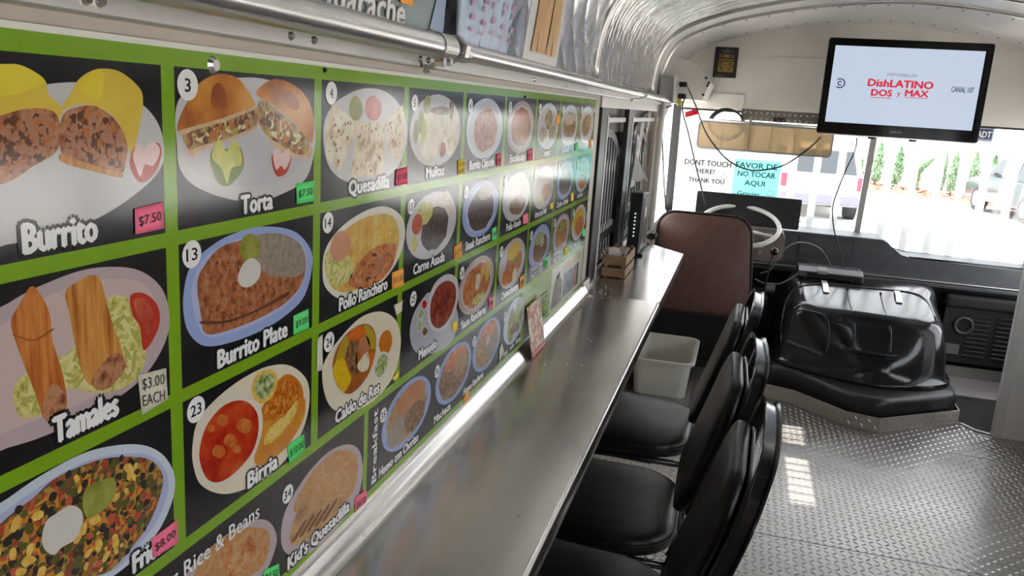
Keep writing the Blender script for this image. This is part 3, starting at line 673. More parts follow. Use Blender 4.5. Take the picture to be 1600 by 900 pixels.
badge('4', *PW(509, 145), o, 0.0135); caption('Quesadilla', 537, 600, o, RZ[1] + 0.009, 0.017)
# 14 pollo ranchero
o, r = cell(4, 1)
tr('plate', [(496, 422), (502, 385), (530, 350), (570, 326), (600, 323), (622, 340), (626, 370), (615, 405), (590, 440), (560, 460), (527, 467), (502, 450)], prn('plate_warm', (0.64, 0.60, 0.50)), o, 2)
tr('sauce', [(503, 415), (518, 372), (560, 340), (600, 334), (615, 352), (616, 383), (600, 420), (570, 442), (532, 456), (508, 445)], F_polr, o, 3)
tr('lettuce', [(500, 400), (518, 380), (540, 402), (542, 432), (516, 447), (503, 435)], F_lett, o, 4)
tr('chicken', [(537, 442), (553, 410), (578, 386), (610, 380), (610, 405), (592, 434), (562, 450)], F_chick, o, 4)
bits(o, [(540, 440), (555, 412), (578, 390), (606, 385), (606, 403), (590, 430), (562, 446)], 60, [('chicken_shred', F_dkm, 0.3, 2.4), ('chicken_shred', F_ltm, 0.4, 2.6), ('chicken_shred', F_orn, 0.3, 2.4)], 4.3, 0.002, 0.0045)
bits(o, [(503, 402), (518, 385), (536, 404), (538, 430), (516, 443), (505, 432)], 40, [('lettuce_shred', F_shl, 0.7, 2.6), ('lettuce_shred', F_shg, 0.3, 2.6)], 4.3, 0.002, 0.0045)
tr('tomato_slice', [(508, 385), (516, 365), (530, 360), (540, 374), (536, 396), (520, 408), (510, 400)], prn('pale_tomato', (0.52, 0.24, 0.14)), o, 5)
tr('potato', [(580, 368), (590, 350), (603, 346), (606, 362), (594, 374)], F_chz, o, 5)
badge('14', *PW(504, 347), o, 0.013); caption('Pollo Ranchero', 525, 602, o, RZ[2] + 0.010, 0.0165)
# 24 caldo de res
o, r = cell(4, 2)
tr('plate', [(496, 592), (501, 560), (530, 520), (560, 493), (590, 486), (612, 500), (620, 530), (614, 570), (600, 600), (570, 630), (530, 644), (506, 630)], PLC, o, 2)
tr('bowl', [(510, 578), (515, 545), (535, 516), (560, 502), (578, 510), (584, 535), (578, 570), (562, 600), (540, 618), (520, 609)], F_cream, o, 3)
tr('broth', [(512, 578), (517, 547), (536, 519), (560, 505), (576, 512), (581, 535), (575, 569), (560, 597), (540, 614), (522, 606)], food('broth', [(0.26, 0.06, 0.008), (0.42, 0.14, 0.012)], 40), o, 4)
tr('squash', [(520, 550), (528, 530), (537, 524), (536, 548), (526, 565), (517, 566)], F_zuc, o, 5)
tr('carrot', [(536, 526), (548, 511), (564, 511), (561, 527), (543, 531)], F_carr, o, 5)
tr('squash', [(562, 507), (575, 514), (580, 533), (576, 548), (568, 535)], F_zuc, o, 6)
tr('potato', [(553, 545), (556, 528), (566, 524), (571, 538), (567, 552), (558, 556)], F_pot, o, 6)
tr('meat', [(533, 552), (540, 532), (550, 530), (552, 545), (548, 562), (553, 580), (543, 586), (536, 570)], F_brown, o, 7)
tr('bone', [(551, 572), (556, 560), (567, 548), (570, 560), (568, 575), (558, 580)], F_tort, o, 8)
tr('carrot', [(571, 552), (576, 545), (577, 562), (571, 576)], F_carr, o, 6)
tr('corn_cob', [(512, 580), (518, 563), (529, 559), (536, 575), (541, 592), (530, 611), (520, 602)], F_corn, o, 8)
tr('rice', [(585, 535), (591, 519), (602, 516), (606, 535), (598, 552), (588, 548)], F_rice, o, 5)
tr('salsa_cup', [(577, 580), (582, 556), (593, 548), (601, 556), (598, 578), (586, 592)], F_cream, o, 6)
tr('salsa', [(579, 578), (584, 560), (593, 552), (599, 559), (596, 575), (586, 588)], F_grn, o, 7)
badge('24', *PW(506, 533), o, 0.013); caption('Caldo de Res', 522, 594, o, RZ[3] + 0.010, 0.0165)
# ---- row 4: kids' plates
yk = PW(564, 720)[0]
o, r = cell(3, 3, y0=0.10, y1=yk - 0.006)
tr('plate', [(280, 905), (300, 872), (340, 837), (380, 813), (410, 812), (424, 835), (420, 862), (404, 895), (370, 920), (310, 935)], PLP, o, 2)
fp = [(293, 905), (318, 856), (350, 832), (380, 822), (410, 828), (412, 858), (395, 890), (340, 915)]
tr('fries', fp, F_fry, o, 3)
bits(o, fp, 34, [('fry_stick', F_fryl, 0.6, 4.0), ('chicken_strip', F_chick, 0.4, 1.6)], 4, 0.004, 0.008)
tr('plate', [(431, 842), (436, 802), (455, 765), (480, 730), (510, 702), (540, 693), (556, 706), (560, 740), (550, 780), (530, 810), (500, 845), (466, 867), (441, 864)], PLP, o, 2)
fq = [(452, 798), (465, 760), (490, 725), (520, 703), (545, 706), (552, 732), (544, 768), (522, 790), (490, 790)]
tr('fries', fq, F_fry, o, 3)
tr('quesadilla', [(445, 838), (455, 802), (474, 774), (510, 786), (525, 775), (520, 802), (500, 826), (465, 846), (450, 850)], F_kq, o, 5)
for k in range(5): tr('grill_stripe', [(449 + 12 * k, 842 - 8 * k), (468 + 12 * k, 812 - 8 * k), (471 + 12 * k, 814 - 8 * k), (453 + 12 * k, 843 - 8 * k)], F_char, o, 5.5)
bits(o, fq, 26, [('fry_stick', F_fryl, 1.0, 4.5)], 4, 0.004, 0.007)
badge('34', *PW(441, 770), o, 0.0115)
caption("Kid's Quesadilla", 443, 548, o, RZ[4] + 0.006, 0.0165)
y0 = PW(172, 890)[0]; y1 = PW(396, 790)[0]
text('caption', 'Fries or Rice & Beans', (X0 + LAY * 14, y0, 0.972), (0, 1, 0), (0, 0, 1), y1 - y0, 0.0165, WHT, o, 0.012)
# menudo
o, r = cell(5, 2)
tr('plate', [(634, 520), (640, 490), (655, 465), (668, 456), (700, 470), (710, 490), (708, 515), (698, 535), (680, 548), (655, 553), (640, 545)], prn('plate_lav', (0.38, 0.37, 0.42)), o, 2)
tr('bowl', [(662, 495), (664, 465), (675, 440), (692, 428), (706, 432), (711, 450), (708, 478), (698, 503), (682, 517), (668, 513)], prn('bowl_grey', (0.55, 0.51, 0.53)), o, 3)
tr('soup', [(666, 492), (668, 468), (678, 447), (692, 438), (703, 442), (707, 456), (704, 478), (694, 500), (681, 512), (670, 507)], F_soupd, o, 4)
for (px, py, m_) in ((657, 475, F_soup), (652, 490, F_grn), (650, 508, F_grn), (658, 517, F_brown)):
    tr('condiment_cup', [(px - 5, py + 2), (px - 2, py - 8), (px + 3, py - 8), (px + 5, py - 1), (px + 2, py + 8), (px - 3, py + 8)], PLW, o, 3)
    tr('condiment', [(px - 4, py + 2), (px - 2, py - 6), (px + 2, py - 6), (px + 4, py - 1), (px + 1, py + 6), (px - 2, py + 6)], m_, o, 4)
badge('25', *PW(639, 466), o, 0.0125); caption('Menudo', 658, 686, o, RZ[3] + 0.014, 0.0165)
# ---- the smaller, receding dishes, in plate coordinates
def small(col, row, num, cap, plate, foods, y0=None, y1=None, capw=0.62, capx=0.36, two=None, rv=0.40, ru=0.47, cv=0.555):
    o, (a, b, l, t) = cell(col, row, y0, y1)
    wd, h = b - a, t - l; cy, cz = a + wd * 0.5, l + h * cv; RY, RZ_ = wd * ru, h * rv
    oval('plate', cy, cz, RY, RZ_, plate, o, 2); oval('plate_well', cy, cz, RY * 0.84, RZ_ * 0.84, SHADE if plate not in (PLB,) else SHADEB, o, 3)
    for i, (nm, fa, fb, fra, frb, mt) in enumerate(foods):
        oval(nm, cy + fa * RY, cz + fb * RZ_, fra * RY, frb * RZ_, mt, o, 4 + i, wob=0.06 if fra > 0.3 else 0.02, n=22)
    badge(str(num), a + wd * 0.09, t - h * 0.15, o, 0.0122)
    if two:
        caption(two[0], a + wd * capx, a + wd * (capx + capw * 0.75), o, l + 0.021, 0.0125, 0.03)
        if not two[1]: scribble('caption', a + wd * capx, a + wd * (capx + 0.4), l + 0.004, 0.0125, WHT, o)
        else: caption(two[1], a + wd * capx, a + wd * (capx + capw * 0.75), o, l + 0.004, 0.0125, 0.03)
    elif cap: caption(cap, a + wd * capx, a + wd * (capx + capw), o, l + 0.006, 0.0155)
    else: scribble('caption', a + wd * capx, a + wd * (capx + capw), l + 0.006, 0.014, WHT, o)
    return o
small(5, 0, 5, 'Mulitas', PLW, [('tortilla', -0.25, -0.15, 0.45, 0.68, F_tort), ('tortilla', 0.52, 0.0, 0.36, 0.72, F_tort), ('filling', 0.15, 0.55, 0.45, 0.12, F_brown), ('filling', 0.55, 0.6, 0.1, 0.3, F_brown), ('avocado', -0.62, 0.25, 0.1, 0.3, F_guac), ('avocado', -0.78, 0.0, 0.08, 0.3, F_guac), ('avocado', -0.5, 0.05, 0.09, 0.3, F_limy), ('lime', -0.42, 0.72, 0.12, 0.25, F_guac), ('radish', 0.25, -0.55, 0.12, 0.22, F_chip)], capx=0.33, capw=0.33)
small(6, 0, 6, 'Burrito Chipotle', PLG, [('burrito', 0.0, -0.05, 0.66, 0.70, F_chip), ('sauce', 0.0, 0.35, 0.45, 0.25, F_burpl)], capx=0.14, capw=0.62)
small(7, 0, 7, 'Enchiladas', PLP, [('enchilada', 0.0, 0.02, 0.72, 0.74, F_chip), ('sauce', 0.05, 0.45, 0.5, 0.26, F_redd), ('cheese', -0.1, -0.2, 0.3, 0.4, F_pot)], capx=0.17, capw=0.5)
small(8, 0, 8, 'Sopes', PLG, [('sope', -0.45, -0.35, 0.34, 0.34, F_sope), ('sope', 0.42, -0.3, 0.34, 0.34, F_sope), ('sope', 0.0, 0.3, 0.36, 0.42, F_sope)], capx=0.35, capw=0.28)
small(9, 0, 9, '', PLG, [('burrito', 0.0, 0.0, 0.72, 0.6, F_brown), ('cheese', -0.05, 0.3, 0.6, 0.28, F_ricew)], capx=0.14, capw=0.5)
small(10, 0, 10, '', PLG, [('flauta', -0.1, -0.05, 0.55, 0.55, F_brown), ('lettuce', 0.2, 0.2, 0.35, 0.35, F_mixg)], capx=0.14, capw=0.4)
small(5, 1, 15, 'Carne Asada', PLW, [('rice', 0.42, 0.42, 0.42, 0.5, F_ricew), ('meat', 0.08, -0.12, 0.55, 0.66, F_meatd), ('lettuce', -0.35, 0.45, 0.3, 0.35, F_lett), ('tomato_slice', -0.62, 0.18, 0.19, 0.3, F_redd), ('lettuce', -0.7, -0.35, 0.12, 0.25, F_lett)], capx=0.17, capw=0.58)
small(6, 1, 16, 'Steak Ranchero', PLB, [('steak', 0.0, -0.05, 0.7, 0.74, F_meatd), ('rice', 0.2, 0.55, 0.42, 0.28, F_bean)], capx=0.14, capw=0.64)
small(7, 1, 17, 'Pollo Asado', PLW, [('rice', 0.0, 0.35, 0.6, 0.42, F_ricew), ('chicken', 0.1, -0.35, 0.6, 0.42, F_brown)], capx=0.20, capw=0.5)
small(8, 1, 18, 'Arroz con Pollo', PLW, [('rice', -0.05, 0.1, 0.75, 0.7, F_ricew), ('chicken', 0.25, -0.25, 0.45, 0.42, F_pot), ('lettuce', -0.3, -0.5, 0.3, 0.26, F_lett)], capx=0.18, capw=0.5)
small(9, 1, 19, 'Combo Carnitas', PLB, [('carnitas', 0.0, -0.1, 0.72, 0.66, F_meatd), ('rice', 0.0, 0.5, 0.5, 0.3, F_bean)], capx=0.12, capw=0.62)
small(10, 1, 20, '', PLG, [('shrimp', 0.1, -0.3, 0.62, 0.5, F_shrimp), ('rice', -0.1, 0.4, 0.55, 0.35, F_grn)], capx=0.2, capw=0.4)
small(6, 2, 26, 'Tacos Rancheros', prn('plate_tan', (0.44, 0.34, 0.28)), [('taco', 0.0, 0.0, 0.76, 0.78, F_chick), ('taco', 0.45, 0.3, 0.3, 0.4, F_polr), ('sour_cream', 0.02, 0.1, 0.14, 0.3, F_tort), ('sour_cream', 0.35, -0.05, 0.12, 0.26, F_pot), ('lettuce', 0.1, -0.55, 0.35, 0.18, F_lett)], capx=0.12, capw=0.65)
small(7, 2, 27, 'Chimichanga', prn('plate_rose', (0.50, 0.42, 0.38)), [('rice', -0.25, -0.4, 0.45, 0.42, F_rice), ('sauce', 0.1, -0.05, 0.62, 0.55, F_chick), ('lettuce', 0.05, 0.5, 0.5, 0.36, F_chz), ('sour_cream', 0.2, -0.55, 0.16, 0.3, F_tort), ('guacamole', 0.2, 0.05, 0.16, 0.16, F_guac)], capx=0.16, capw=0.58)
small(8, 2, 28, '', PLB, [('taquito', 0.05, -0.1, 0.66, 0.66, F_brown), ('lettuce', -0.1, 0.4, 0.45, 0.3, F_grn), ('sour_cream', 0.2, 0.15, 0.16, 0.24, F_ricew)], two=('Chicken / Beef', 'TAQUITO'), capx=0.12, capw=0.75)
small(9, 2, 29, '', PLP, [('enchilada', 0.0, 0.0, 0.74, 0.74, F_mixg), ('pepper', -0.1, 0.35, 0.4, 0.3, F_guac), ('tomato_bit', 0.1, -0.4, 0.5, 0.3, F_chick)], two=('Enchiladas de', ''), capx=0.16, capw=0.65)
small(10, 2, 30, '', prn('plate_warm', (0.64, 0.60, 0.50)), [('rice', -0.1, 0.2, 0.7, 0.6, F_corn), ('shrimp', 0.1, -0.2, 0.6, 0.55, F_shrimp)], capx=0.05, capw=0.6)
# breakfast row: one black band, four plates
yb1 = PW(809, 500)[0]
bo, (ba, bb, bl, bt) = cell(4, 3, y0=yk + 0.006, y1=yb1)
text('caption', 'Breakfast', (X0 + LAY * 14, ba + 0.030, bl + 0.006), (0, 0, 1), (0, -1, 0), bt - bl - 0.014, 0.0155, WHT, bo, 0.025)
def bplate(pl, pr, num, cap, c0, c1, foods, rim=PLB):
    ya, yb_ = PW(pl, 600)[0], PW(pr, 600)[0]; cy, RY = (ya + yb_) / 2, (yb_ - ya) / 2; h = bt - bl; cz, RZ_ = bl + h * 0.555, h * 0.42
    oval('plate', cy, cz, RY, RZ_, rim, bo, 2)
    for i, (nm, fa, fb, fra, frb, mt) in enumerate(foods): oval(nm, cy + fa * RY, cz + fb * RZ_, fra * RY, frb * RZ_, mt, bo, 4 + i, wob=0.05, n=22)
    badge(str(num), ya + 0.003, bt - h * 0.2, bo, 0.0115)
    if cap: caption(cap, c0, c1, bo, bl + 0.005, 0.0145)
    else: scribble('caption', PW(c0, 540)[0], PW(c1, 540)[0], bl + 0.005, 0.012, WHT, bo)
bplate(592, 668, 35, 'Huevo con Chorizo', 598, 662, [('beans', 0.0, 0.0, 0.82, 0.84, F_mixg), ('rice', 0.1, 0.42, 0.62, 0.42, F_pot), ('eggs', -0.4, -0.3, 0.4, 0.45, F_bean), ('chorizo', 0.3, -0.3, 0.45, 0.45, F_brown)])
bplate(675, 729, 36, 'Machaca', 688, 714, [('beans', 0.0, 0.0, 0.84, 0.84, F_brown), ('rice', 0.05, 0.5, 0.62, 0.36, F_chick), ('eggs', 0.35, 0.1, 0.4, 0.4, F_mixg)])
bplate(731, 772, 37, 'Huevos Rancheros', 735, 766, [('beans', 0.0, 0.0, 0.84, 0.84, F_mixg), ('rice', 0.05, 0.55, 0.55, 0.34, F_chick), ('cheese', 0.05, 0.1, 0.14, 0.3, F_ricew), ('beans', 0.35, -0.3, 0.4, 0.45, F_bean)])
bplate(777, 808, 38, '', 783, 808, [('burrito', -0.3, -0.1, 0.34, 0.75, F_guac), ('burrito', 0.35, 0.1, 0.34, 0.75, F_grn), ('filling', 0.0, -0.35, 0.4, 0.25, F_brown)], PLG)
# side orders list and drinks panel
RED = prn('list_red', (0.40, 0.03, 0.02)); YEL = prn('drinks_yellow', (0.62, 0.36, 0.01))
yl = yb1 + 0.012
text('side_order_line', 'Side orders', (X0 + LAY * 6, yl + 0.02, 0.982), (0, 1, 0), (0, 0, 1), 0.10, 0.009, WHT, board, 0.01)
for i, s in enumerate(('Rice & Beans', 'Tortillas', 'Sour Cream', 'Avocado')):
    z = 0.958 - i * 0.024
    for bo_, mt_, ly in ((0.07, WHT, 5), (0.02, RED, 6)):
        text('side_order_line', s, (X0 + LAY * ly, yl, z), (0, 1, 0), (0, 0, 1), 0.105 * len(s) / 12 + 0.03, 0.0115, mt_, board, bo_)
yr = yl + 0.165
text('special_order_line', 'Special', (X0 + LAY * 6, yr + 0.01, 0.984), (0, 1, 0), (0, 0, 1), 0.065, 0.011, WHT, board, 0.01)
text('special_order_line', 'orders', (X0 + LAY * 6, yr + 0.01, 0.966), (0, 1, 0), (0, 0, 1), 0.06, 0.011, WHT, board, 0.01)
for i in range(6):
    z = 0.945 - i * 0.012; L = random.uniform(0.06, 0.10)
    scribble('special_order_line', yr, yr + L, z, 0.008, K_menu, board, 6)
yd0, yd1 = yr + 0.13, MY1 - 0.012
dk = menu_flat('drinks_picture', [(yd0, 0.874), (yd1, 0.874), (yd1, 0.996), (yd0, 0.996)], prn('drinks_white', (0.62, 0.60, 0.56)), board, 2)
menu_flat('bottles', [(yd0 + .012, 0.88), (yd0 + .15, 0.88), (yd0 + .14, 0.94), (yd0 + .115, 0.955), (yd0 + .10, 0.975), (yd0 + .085, 0.955), (yd0 + .06, 0.965), (yd0 + .03, 0.94)], food('bottle_glass', [(0.02, 0.02, 0.02), (0.12, 0.10, 0.08), (0.34, 0.30, 0.26)], 120), dk, 3)
for k in range(6):
    yy = yd0 + 0.165 + k * 0.037
    menu_flat('can', [(yy, 0.885), (yy + .03, 0.885), (yy + .03, 0.955), (yy, 0.955)], [prn('can_blue', (0.05, 0.06, 0.14)), prn('can_red', (0.40, 0.02, 0.03)), prn('can_dark', (0.03, 0.02, 0.02))][0 if k < 4 else k - 3], dk, 3)
text('caption', 'Bebidas/Drinks', (X0 + LAY * 5, yd0 + 0.15, 0.967), (0, 1, 0), (0, 0, 1), 0.235, 0.021, YEL, dk, 0.03)
# board fixings
for (px, py) in ((323, 101),):
    y, z = PW(px, py); bm = bmesh.new(); b_cyl(bm, (X0, y, z), (X0 + .0035, y, z), 0.008, 0.005, 14); frombm('fixing_screw', bm, M_chrome, board)
for (px, py) in ((498, 109), (815, 151)):
    y, z = PW(px, py); bm = bmesh.new(); b_cyl(bm, (X0, y, z), (X0 + .003, y, z), 0.003, 0.002, 10); frombm('fixing_screw', bm, M_blk, board)

# ---- price stickers (each a thing of its own, stuck on the board)
ST = dict(pink=(0.92, 0.16, 0.27), green=(0.09, 0.72, 0.16), red=(0.88, 0.09, 0.17), orange=(0.92, 0.36, 0.03), yellow=(0.90, 0.66, 0.02), paper=(0.62, 0.57, 0.44), tape=(0.60, 0.56, 0.45))
def sticker(colr, corners, s, label, name='price_sticker', cat='price sticker'):
    q = [PW(*p) for p in corners]; x = X0 + LAY * 20
    mt = mat('sticker_' + colr, ST[colr], 0.6)
    # slightly curled paper: 2 x 3 grid with the free corner lifted, real thickness
    vs = []; n = 5
    for j in range(n):
        for i in range(n):
            u, v = i / (n - 1), j / (n - 1)
            y = (q[0][0] * (1 - u) + q[1][0] * u) * (1 - v) + (q[3][0] * (1 - u) + q[2][0] * u) * v
            z = (q[0][1] * (1 - u) + q[1][1] * u) * (1 - v) + (q[3][1] * (1 - u) + q[2][1] * u) * v
            vs.append((x + 0.0012 * max(0, v - 0.5) * u, y, z))
    fs = [(j * n + i, j * n + i + 1, (j + 1) * n + i + 1, (j + 1) * n + i) for j in range(n - 1) for i in range(n - 1)]
    o = raw(name, vs, fs, mt, None, True, label=label, cat=cat, group='price stickers on the menu board' if cat == 'price sticker' else None)
    md = o.modifiers.new('thickness', 'SOLIDIFY'); md.thickness = 0.0003; md.offset = -1
    if s:
        ys = [a for a, b in q]; zs = [b for a, b in q]; ya, yb_ = min(ys), max(ys); zm = sum(zs) / 4
        lines = s.split('|'); hh = min((max(zs) - min(zs)) * 0.34 / len(lines) * (1.6 if len(lines) > 1 else 1), (yb_ - ya) * 0.4)
        sl = (q[1][1] - q[0][1]) / max(1e-6, q[1][0] - q[0][0])
        du = Vector((0, 1, sl)).normalized()
        for i, ln in enumerate(lines):
            z0 = zm + hh * (0.75 * (len(lines) - 1) - 0.5 - i * 1.5)
            text('price_writing', ln, (x + 0.0011, (ya + yb_) / 2, z0), du, (0, 0.0, 1), (yb_ - ya) * 0.78, hh, M_ink, o, 0.0, center=True)
    return o
sticker('pink', [(198, 325), (243, 314), (244, 355), (199, 365)], '$7.50', 'large pink price sticker reading $7.50 under the Burrito picture')
sticker('green', [(453, 286), (481, 281), (481, 313), (454, 318)], '$7.50', 'green price sticker reading $7.50 beside the Torta caption')
sticker('paper', [(203, 584), (248, 573), (250, 621), (210, 646)], '$3.00|EACH', 'torn beige paper price note reading $3.00 EACH beside the Tamales caption')
sticker('pink', [(225, 840), (266, 809), (267, 845), (228, 870)], '$8.00', 'pink price sticker reading $8.00 beside the Fries caption')
sticker('green', [(449, 492), (473, 481), (473, 511), (449, 522)], '$9.00', 'green price sticker reading $9.00 beside the Burrito Plate caption')
sticker('green', [(440, 695), (466, 676), (467, 700), (443, 724)], '$10.00', 'green price sticker reading $10.00 beside the Birria caption')
sticker('red', [(611, 265), (629, 260), (629, 286), (610, 290)], '$7.50', 'red price sticker reading $7.50 beside the Quesadilla caption')
sticker('orange', [(605, 425), (623, 418), (623, 445), (605, 451)], '$11.00', 'orange price sticker reading $11.00 beside the Pollo Ranchero caption')
sticker('orange', [(703, 386), (715, 376), (715, 400), (703, 405)], '$12.00', 'orange price sticker reading $12.00 beside the Carne Asada caption')
sticker('yellow', [(709, 250), (719, 248), (719, 270), (709, 272)], '$3.50|each', 'yellow price sticker beside the Mulitas caption')
sticker('pink', [(547, 776), (565, 763), (565, 790), (547, 803)], '$4.50', "pink price sticker reading $4.50 on the Kid's Quesadilla picture")
sticker('green', [(403, 889), (427, 878), (428, 904), (401, 915)], '$4.50', 'green price sticker at the foot of the fries or rice and beans plate')
sticker('red', [(770, 241), (778, 239), (777, 258), (770, 259)], '$8', 'small red price sticker beside the Burrito Chipotle caption')
sticker('red', [(819, 235), (827, 232), (827, 249), (819, 251)], '$9', 'small red price sticker beside the Enchiladas caption')
sticker('orange', [(864, 186), (869, 174), (870, 190), (865, 198)], '', 'orange diamond-shaped price sticker on the Sopes plate')
sticker('green', [(894, 224), (900, 222), (898, 233), (894, 235)], '', 'small green price sticker under picture number 9')
sticker('orange', [(917, 218), (921, 217), (921, 230), (917, 232)], '', 'orange price sticker at the right end of the top row of dishes')
sticker('green', [(763, 357), (770, 353), (770, 373), (763, 375)], '$', 'green price sticker beside the Steak Ranchero caption')
sticker('pink', [(812, 335), (820, 332), (820, 348), (812, 350)], '', 'pink price sticker beside the Pollo Asado caption')
sticker('yellow', [(855, 318), (859, 315), (859, 325), (855, 327)], '', 'tiny yellow price dot beside the Arroz con Pollo caption')
sticker('yellow', [(888, 302), (892, 300), (892, 313), (888, 314)], '', 'yellow price sticker beside the Combo Carnitas caption')
sticker('pink', [(758, 465), (765, 462), (765, 480), (758, 482)], '$', 'pink price sticker beside the Tacos Rancheros caption')
sticker('orange', [(807, 433), (814, 428), (814, 447), (807, 451)], '$', 'orange price sticker beside the Chimichanga caption')
sticker('green', [(846, 403), (852, 400), (851, 417), (846, 418)], '$', 'green price sticker beside the TAQUITO caption')
sticker('yellow', [(878, 387), (883, 384), (883, 396), (878, 398)], '', 'yellow price sticker under picture number 29')
sticker('green', [(906, 360), (911, 356), (911, 368), (906, 370)], '', 'green price sticker on the plate of picture number 30')
sticker('yellow', [(701, 503), (708, 500), (708, 514), (701, 517)], '', 'round yellow price dot beside the Menudo plate')
sticker('orange', [(718, 622), (728, 606), (727, 625), (720, 632)], '', 'orange price sticker beside the Machaca caption')
sticker('paper', [(608, 476), (622, 468), (620, 485), (612, 492)], '', 'white torn paper scrap above the Caldo de Res plate', 'paper_scrap', 'paper scrap')
sticker('yellow', [(606, 590), (617, 578), (615, 587), (608, 594)], '', 'yellow torn sticker scrap beside the Caldo de Res caption', 'sticker_scrap', 'sticker scrap')
sticker('tape', [(487, 528), (495, 521), (495, 576), (486, 580)], '', 'strip of off-white tape on the green divider beside picture number 24', 'tape_strip', 'tape')
sticker('paper', [(775, 546), (779, 534), (782, 548), (775, 566)], '', 'beige torn paper scrap on breakfast picture number 38', 'paper_scrap', 'paper scrap')

# ================================================================== COUNTER, RAIL, TRIMS
M_steel = noisy('counter_steel', [(0.50, 0.48, 0.46), (0.60, 0.58, 0.555), (0.67, 0.65, 0.625)], 7, 0.22, 1.0, detail=9, rvar=0.035, stretch=(1, 0.35, 1))
ZC = 0.83; XF = 0.256
counter = empty('counter', label='long narrow stainless steel counter running along the left wall', cat='counter')
prof = [(XF, ZC - 0.038), (XF + 0.001, ZC - 0.006), (XF - 0.002, ZC - 0.001), (XF - 0.008, ZC), (0.045, ZC)]
prof += [(0.034, ZC + 0.0004), (0.0275, ZC + 0.0022), (0.0225, ZC + 0.0065), (0.0175, ZC + 0.0150), (0.0125, ZC + 0.0240), (0.008, ZC + 0.0325), (0.004, ZC + 0.0345), (0.0015, ZC + 0.033), (0.0015, ZC - 0.006), (XF - 0.006, ZC - 0.006), (XF - 0.006, ZC - 0.038)]
bm = bmesh.new()
ys = [-1.2, 2.60]
R = [[bm.verts.new((x, y, z)) for x, z in prof] for y in ys]; K = len(prof)
for k in range(K): bm.faces.new((R[0][k], R[0][(k + 1) % K], R[1][(k + 1) % K], R[1][k]))
bm.faces.new(R[0][::-1])
# flat far section, end cut at a slant
bm2 = bmesh.new(); b_prism(bm2, [(0.003, 2.60), (XF + .001, 2.60), (XF + .001, 3.60), (0.083, 3.80), (0.06, 4.05), (0.003, 4.10)], 2, ZC - 0.006, ZC)
frombm('counter_end', bm2, M_steel, counter)
o = frombm('counter_top', bm, M_steel, counter); autosmooth(o, 50)
box('front_lip', (XF - 0.006, 2.60, ZC - 0.038), (XF + .001, 3.60, ZC - 0.005), M_steel, counter)
for y in (-0.6, 0.55, 1.15, 2.25, 3.3):
    prism('bracket', [(0.003, ZC - .007), (0.003, ZC - 0.22), (0.02, ZC - 0.22), (0.23, ZC - .03), (0.23, ZC - .007)], 1, y, y + 0.02, M_blks, counter)
p = P(811, 806, 2, ZC); cyl('counter_screw', (p.x, p.y, ZC - .001), (p.x, p.y, ZC + .0015), 0.004, M_chrome, counter, n=12)
# aluminium upstand strip between board and counter at the far end, with screws
trim = box('trim_1', (0.0005, 2.57, ZC + 0.0), (0.012, 2.68, ZC + 0.04), M_alutrim, kind='structure')
# sill under the barred windows
box('trim_2', (-0.05, 2.66, 0.80), (0.010, 4.42, ZC + 0.012), M_alutrim, kind='structure')

# crumbs, card
crumbs = []
bm = bmesh.new()
for _ in range(70):
    t = random.random(); px = random.gauss(938, 12) if t < .6 else random.uniform(800, 930); py = random.gauss(456, 5) if t < .6 else random.uniform(470, 600)
    p = P(px, py, 2, ZC)
    if 0.05 < p.x < 0.24 and 0.8 < p.y < 3.5: b_box(bm, (p.x, p.y, ZC), (p.x + random.uniform(.001, .003), p.y + random.uniform(.002, .006), ZC + random.uniform(.0005, .002)))
frombm('crumbs', bm, M_whitep, None, kind='stuff', label='scatter of white crumbs on the steel counter', cat='crumbs')
q = [P(*c, 2, ZC + 0.0005) for c in ((911, 461), (921, 459), (927, 463), (918, 465))]
bm = bmesh.new(); b_prism(bm, [(v.x, v.y) for v in q], 2, ZC, ZC + 0.001)
frombm('paper_slip', bm, M_whitep, None, label='small white paper slip lying on the counter near the window', cat='paper slip')

# upper trim: cream strip, aluminium channel with screws
ZT0, ZT1 = 1.461, 1.481
tr1 = box('trim_3', (0.0, YB, ZT0), (0.016, 4.45, ZT1), M_alutrim, None, 0.002, kind='structure')
bm = bmesh.new()
for (px, py) in ((134, 1), (156, 3), (454, 49), (490, 58), (656, 88), (669, 90), (835, 118), (884, 130), (920, 135)):
    pp = P(px, py, 0, 0.016); b_cyl(bm, (0.016, pp.y, ZT0 + .010), (0.0195, pp.y, ZT0 + .010), 0.0048, 0.003, 10)
frombm('screw_head', bm, M_chrome, tr1)
box('trim_channel_step', (0.0, YB, ZT1), (0.028, 4.45, ZT1 + 0.005), M_alu, tr1)
for y in (1.10,): box('trim_joint', (0.0158, y, ZT0), (0.0168, y + 0.0025, ZT1), M_hole, tr1)

# tubular grab rail with clamp and straps
rail = empty('grab_rail', label='brushed tubular grab rail running above the menu board', cat='rail')
XR, ZR = 0.060, 1.4865; ZR0 = 1.4865
cyl('tube', (XR, -2.2, ZR), (XR, 1.06, ZR), 0.0158, M_alu, rail, n=24)
cyl('tube', (XR, 1.06, ZR), (XR, 4.27, ZR), 0.0125, M_alu, rail, n=24)
for o in rail.children: autosmooth(o, 30)
cyl('coupling', (XR, 1.035, ZR), (XR, 1.085, ZR), 0.0172, M_alutrim, rail, n=24)
cyl('coupling', (XR, 1.125, ZR), (XR, 1.150, ZR), 0.0155, M_alutrim, rail, n=24)
cyl('end_cap', (XR, 4.27, ZR), (XR, 4.283, ZR), 0.014, M_chrome, rail, n=20)
bm = bmesh.new(); b_cyl(bm, (XR - .003, 1.05, ZR - .020), (XR + .010, 1.05, ZR - .020), 0.006, n=8); b_cyl(bm, (XR, 1.07, ZR - .019), (XR + .012, 1.07, ZR - .019), 0.005, n=8)
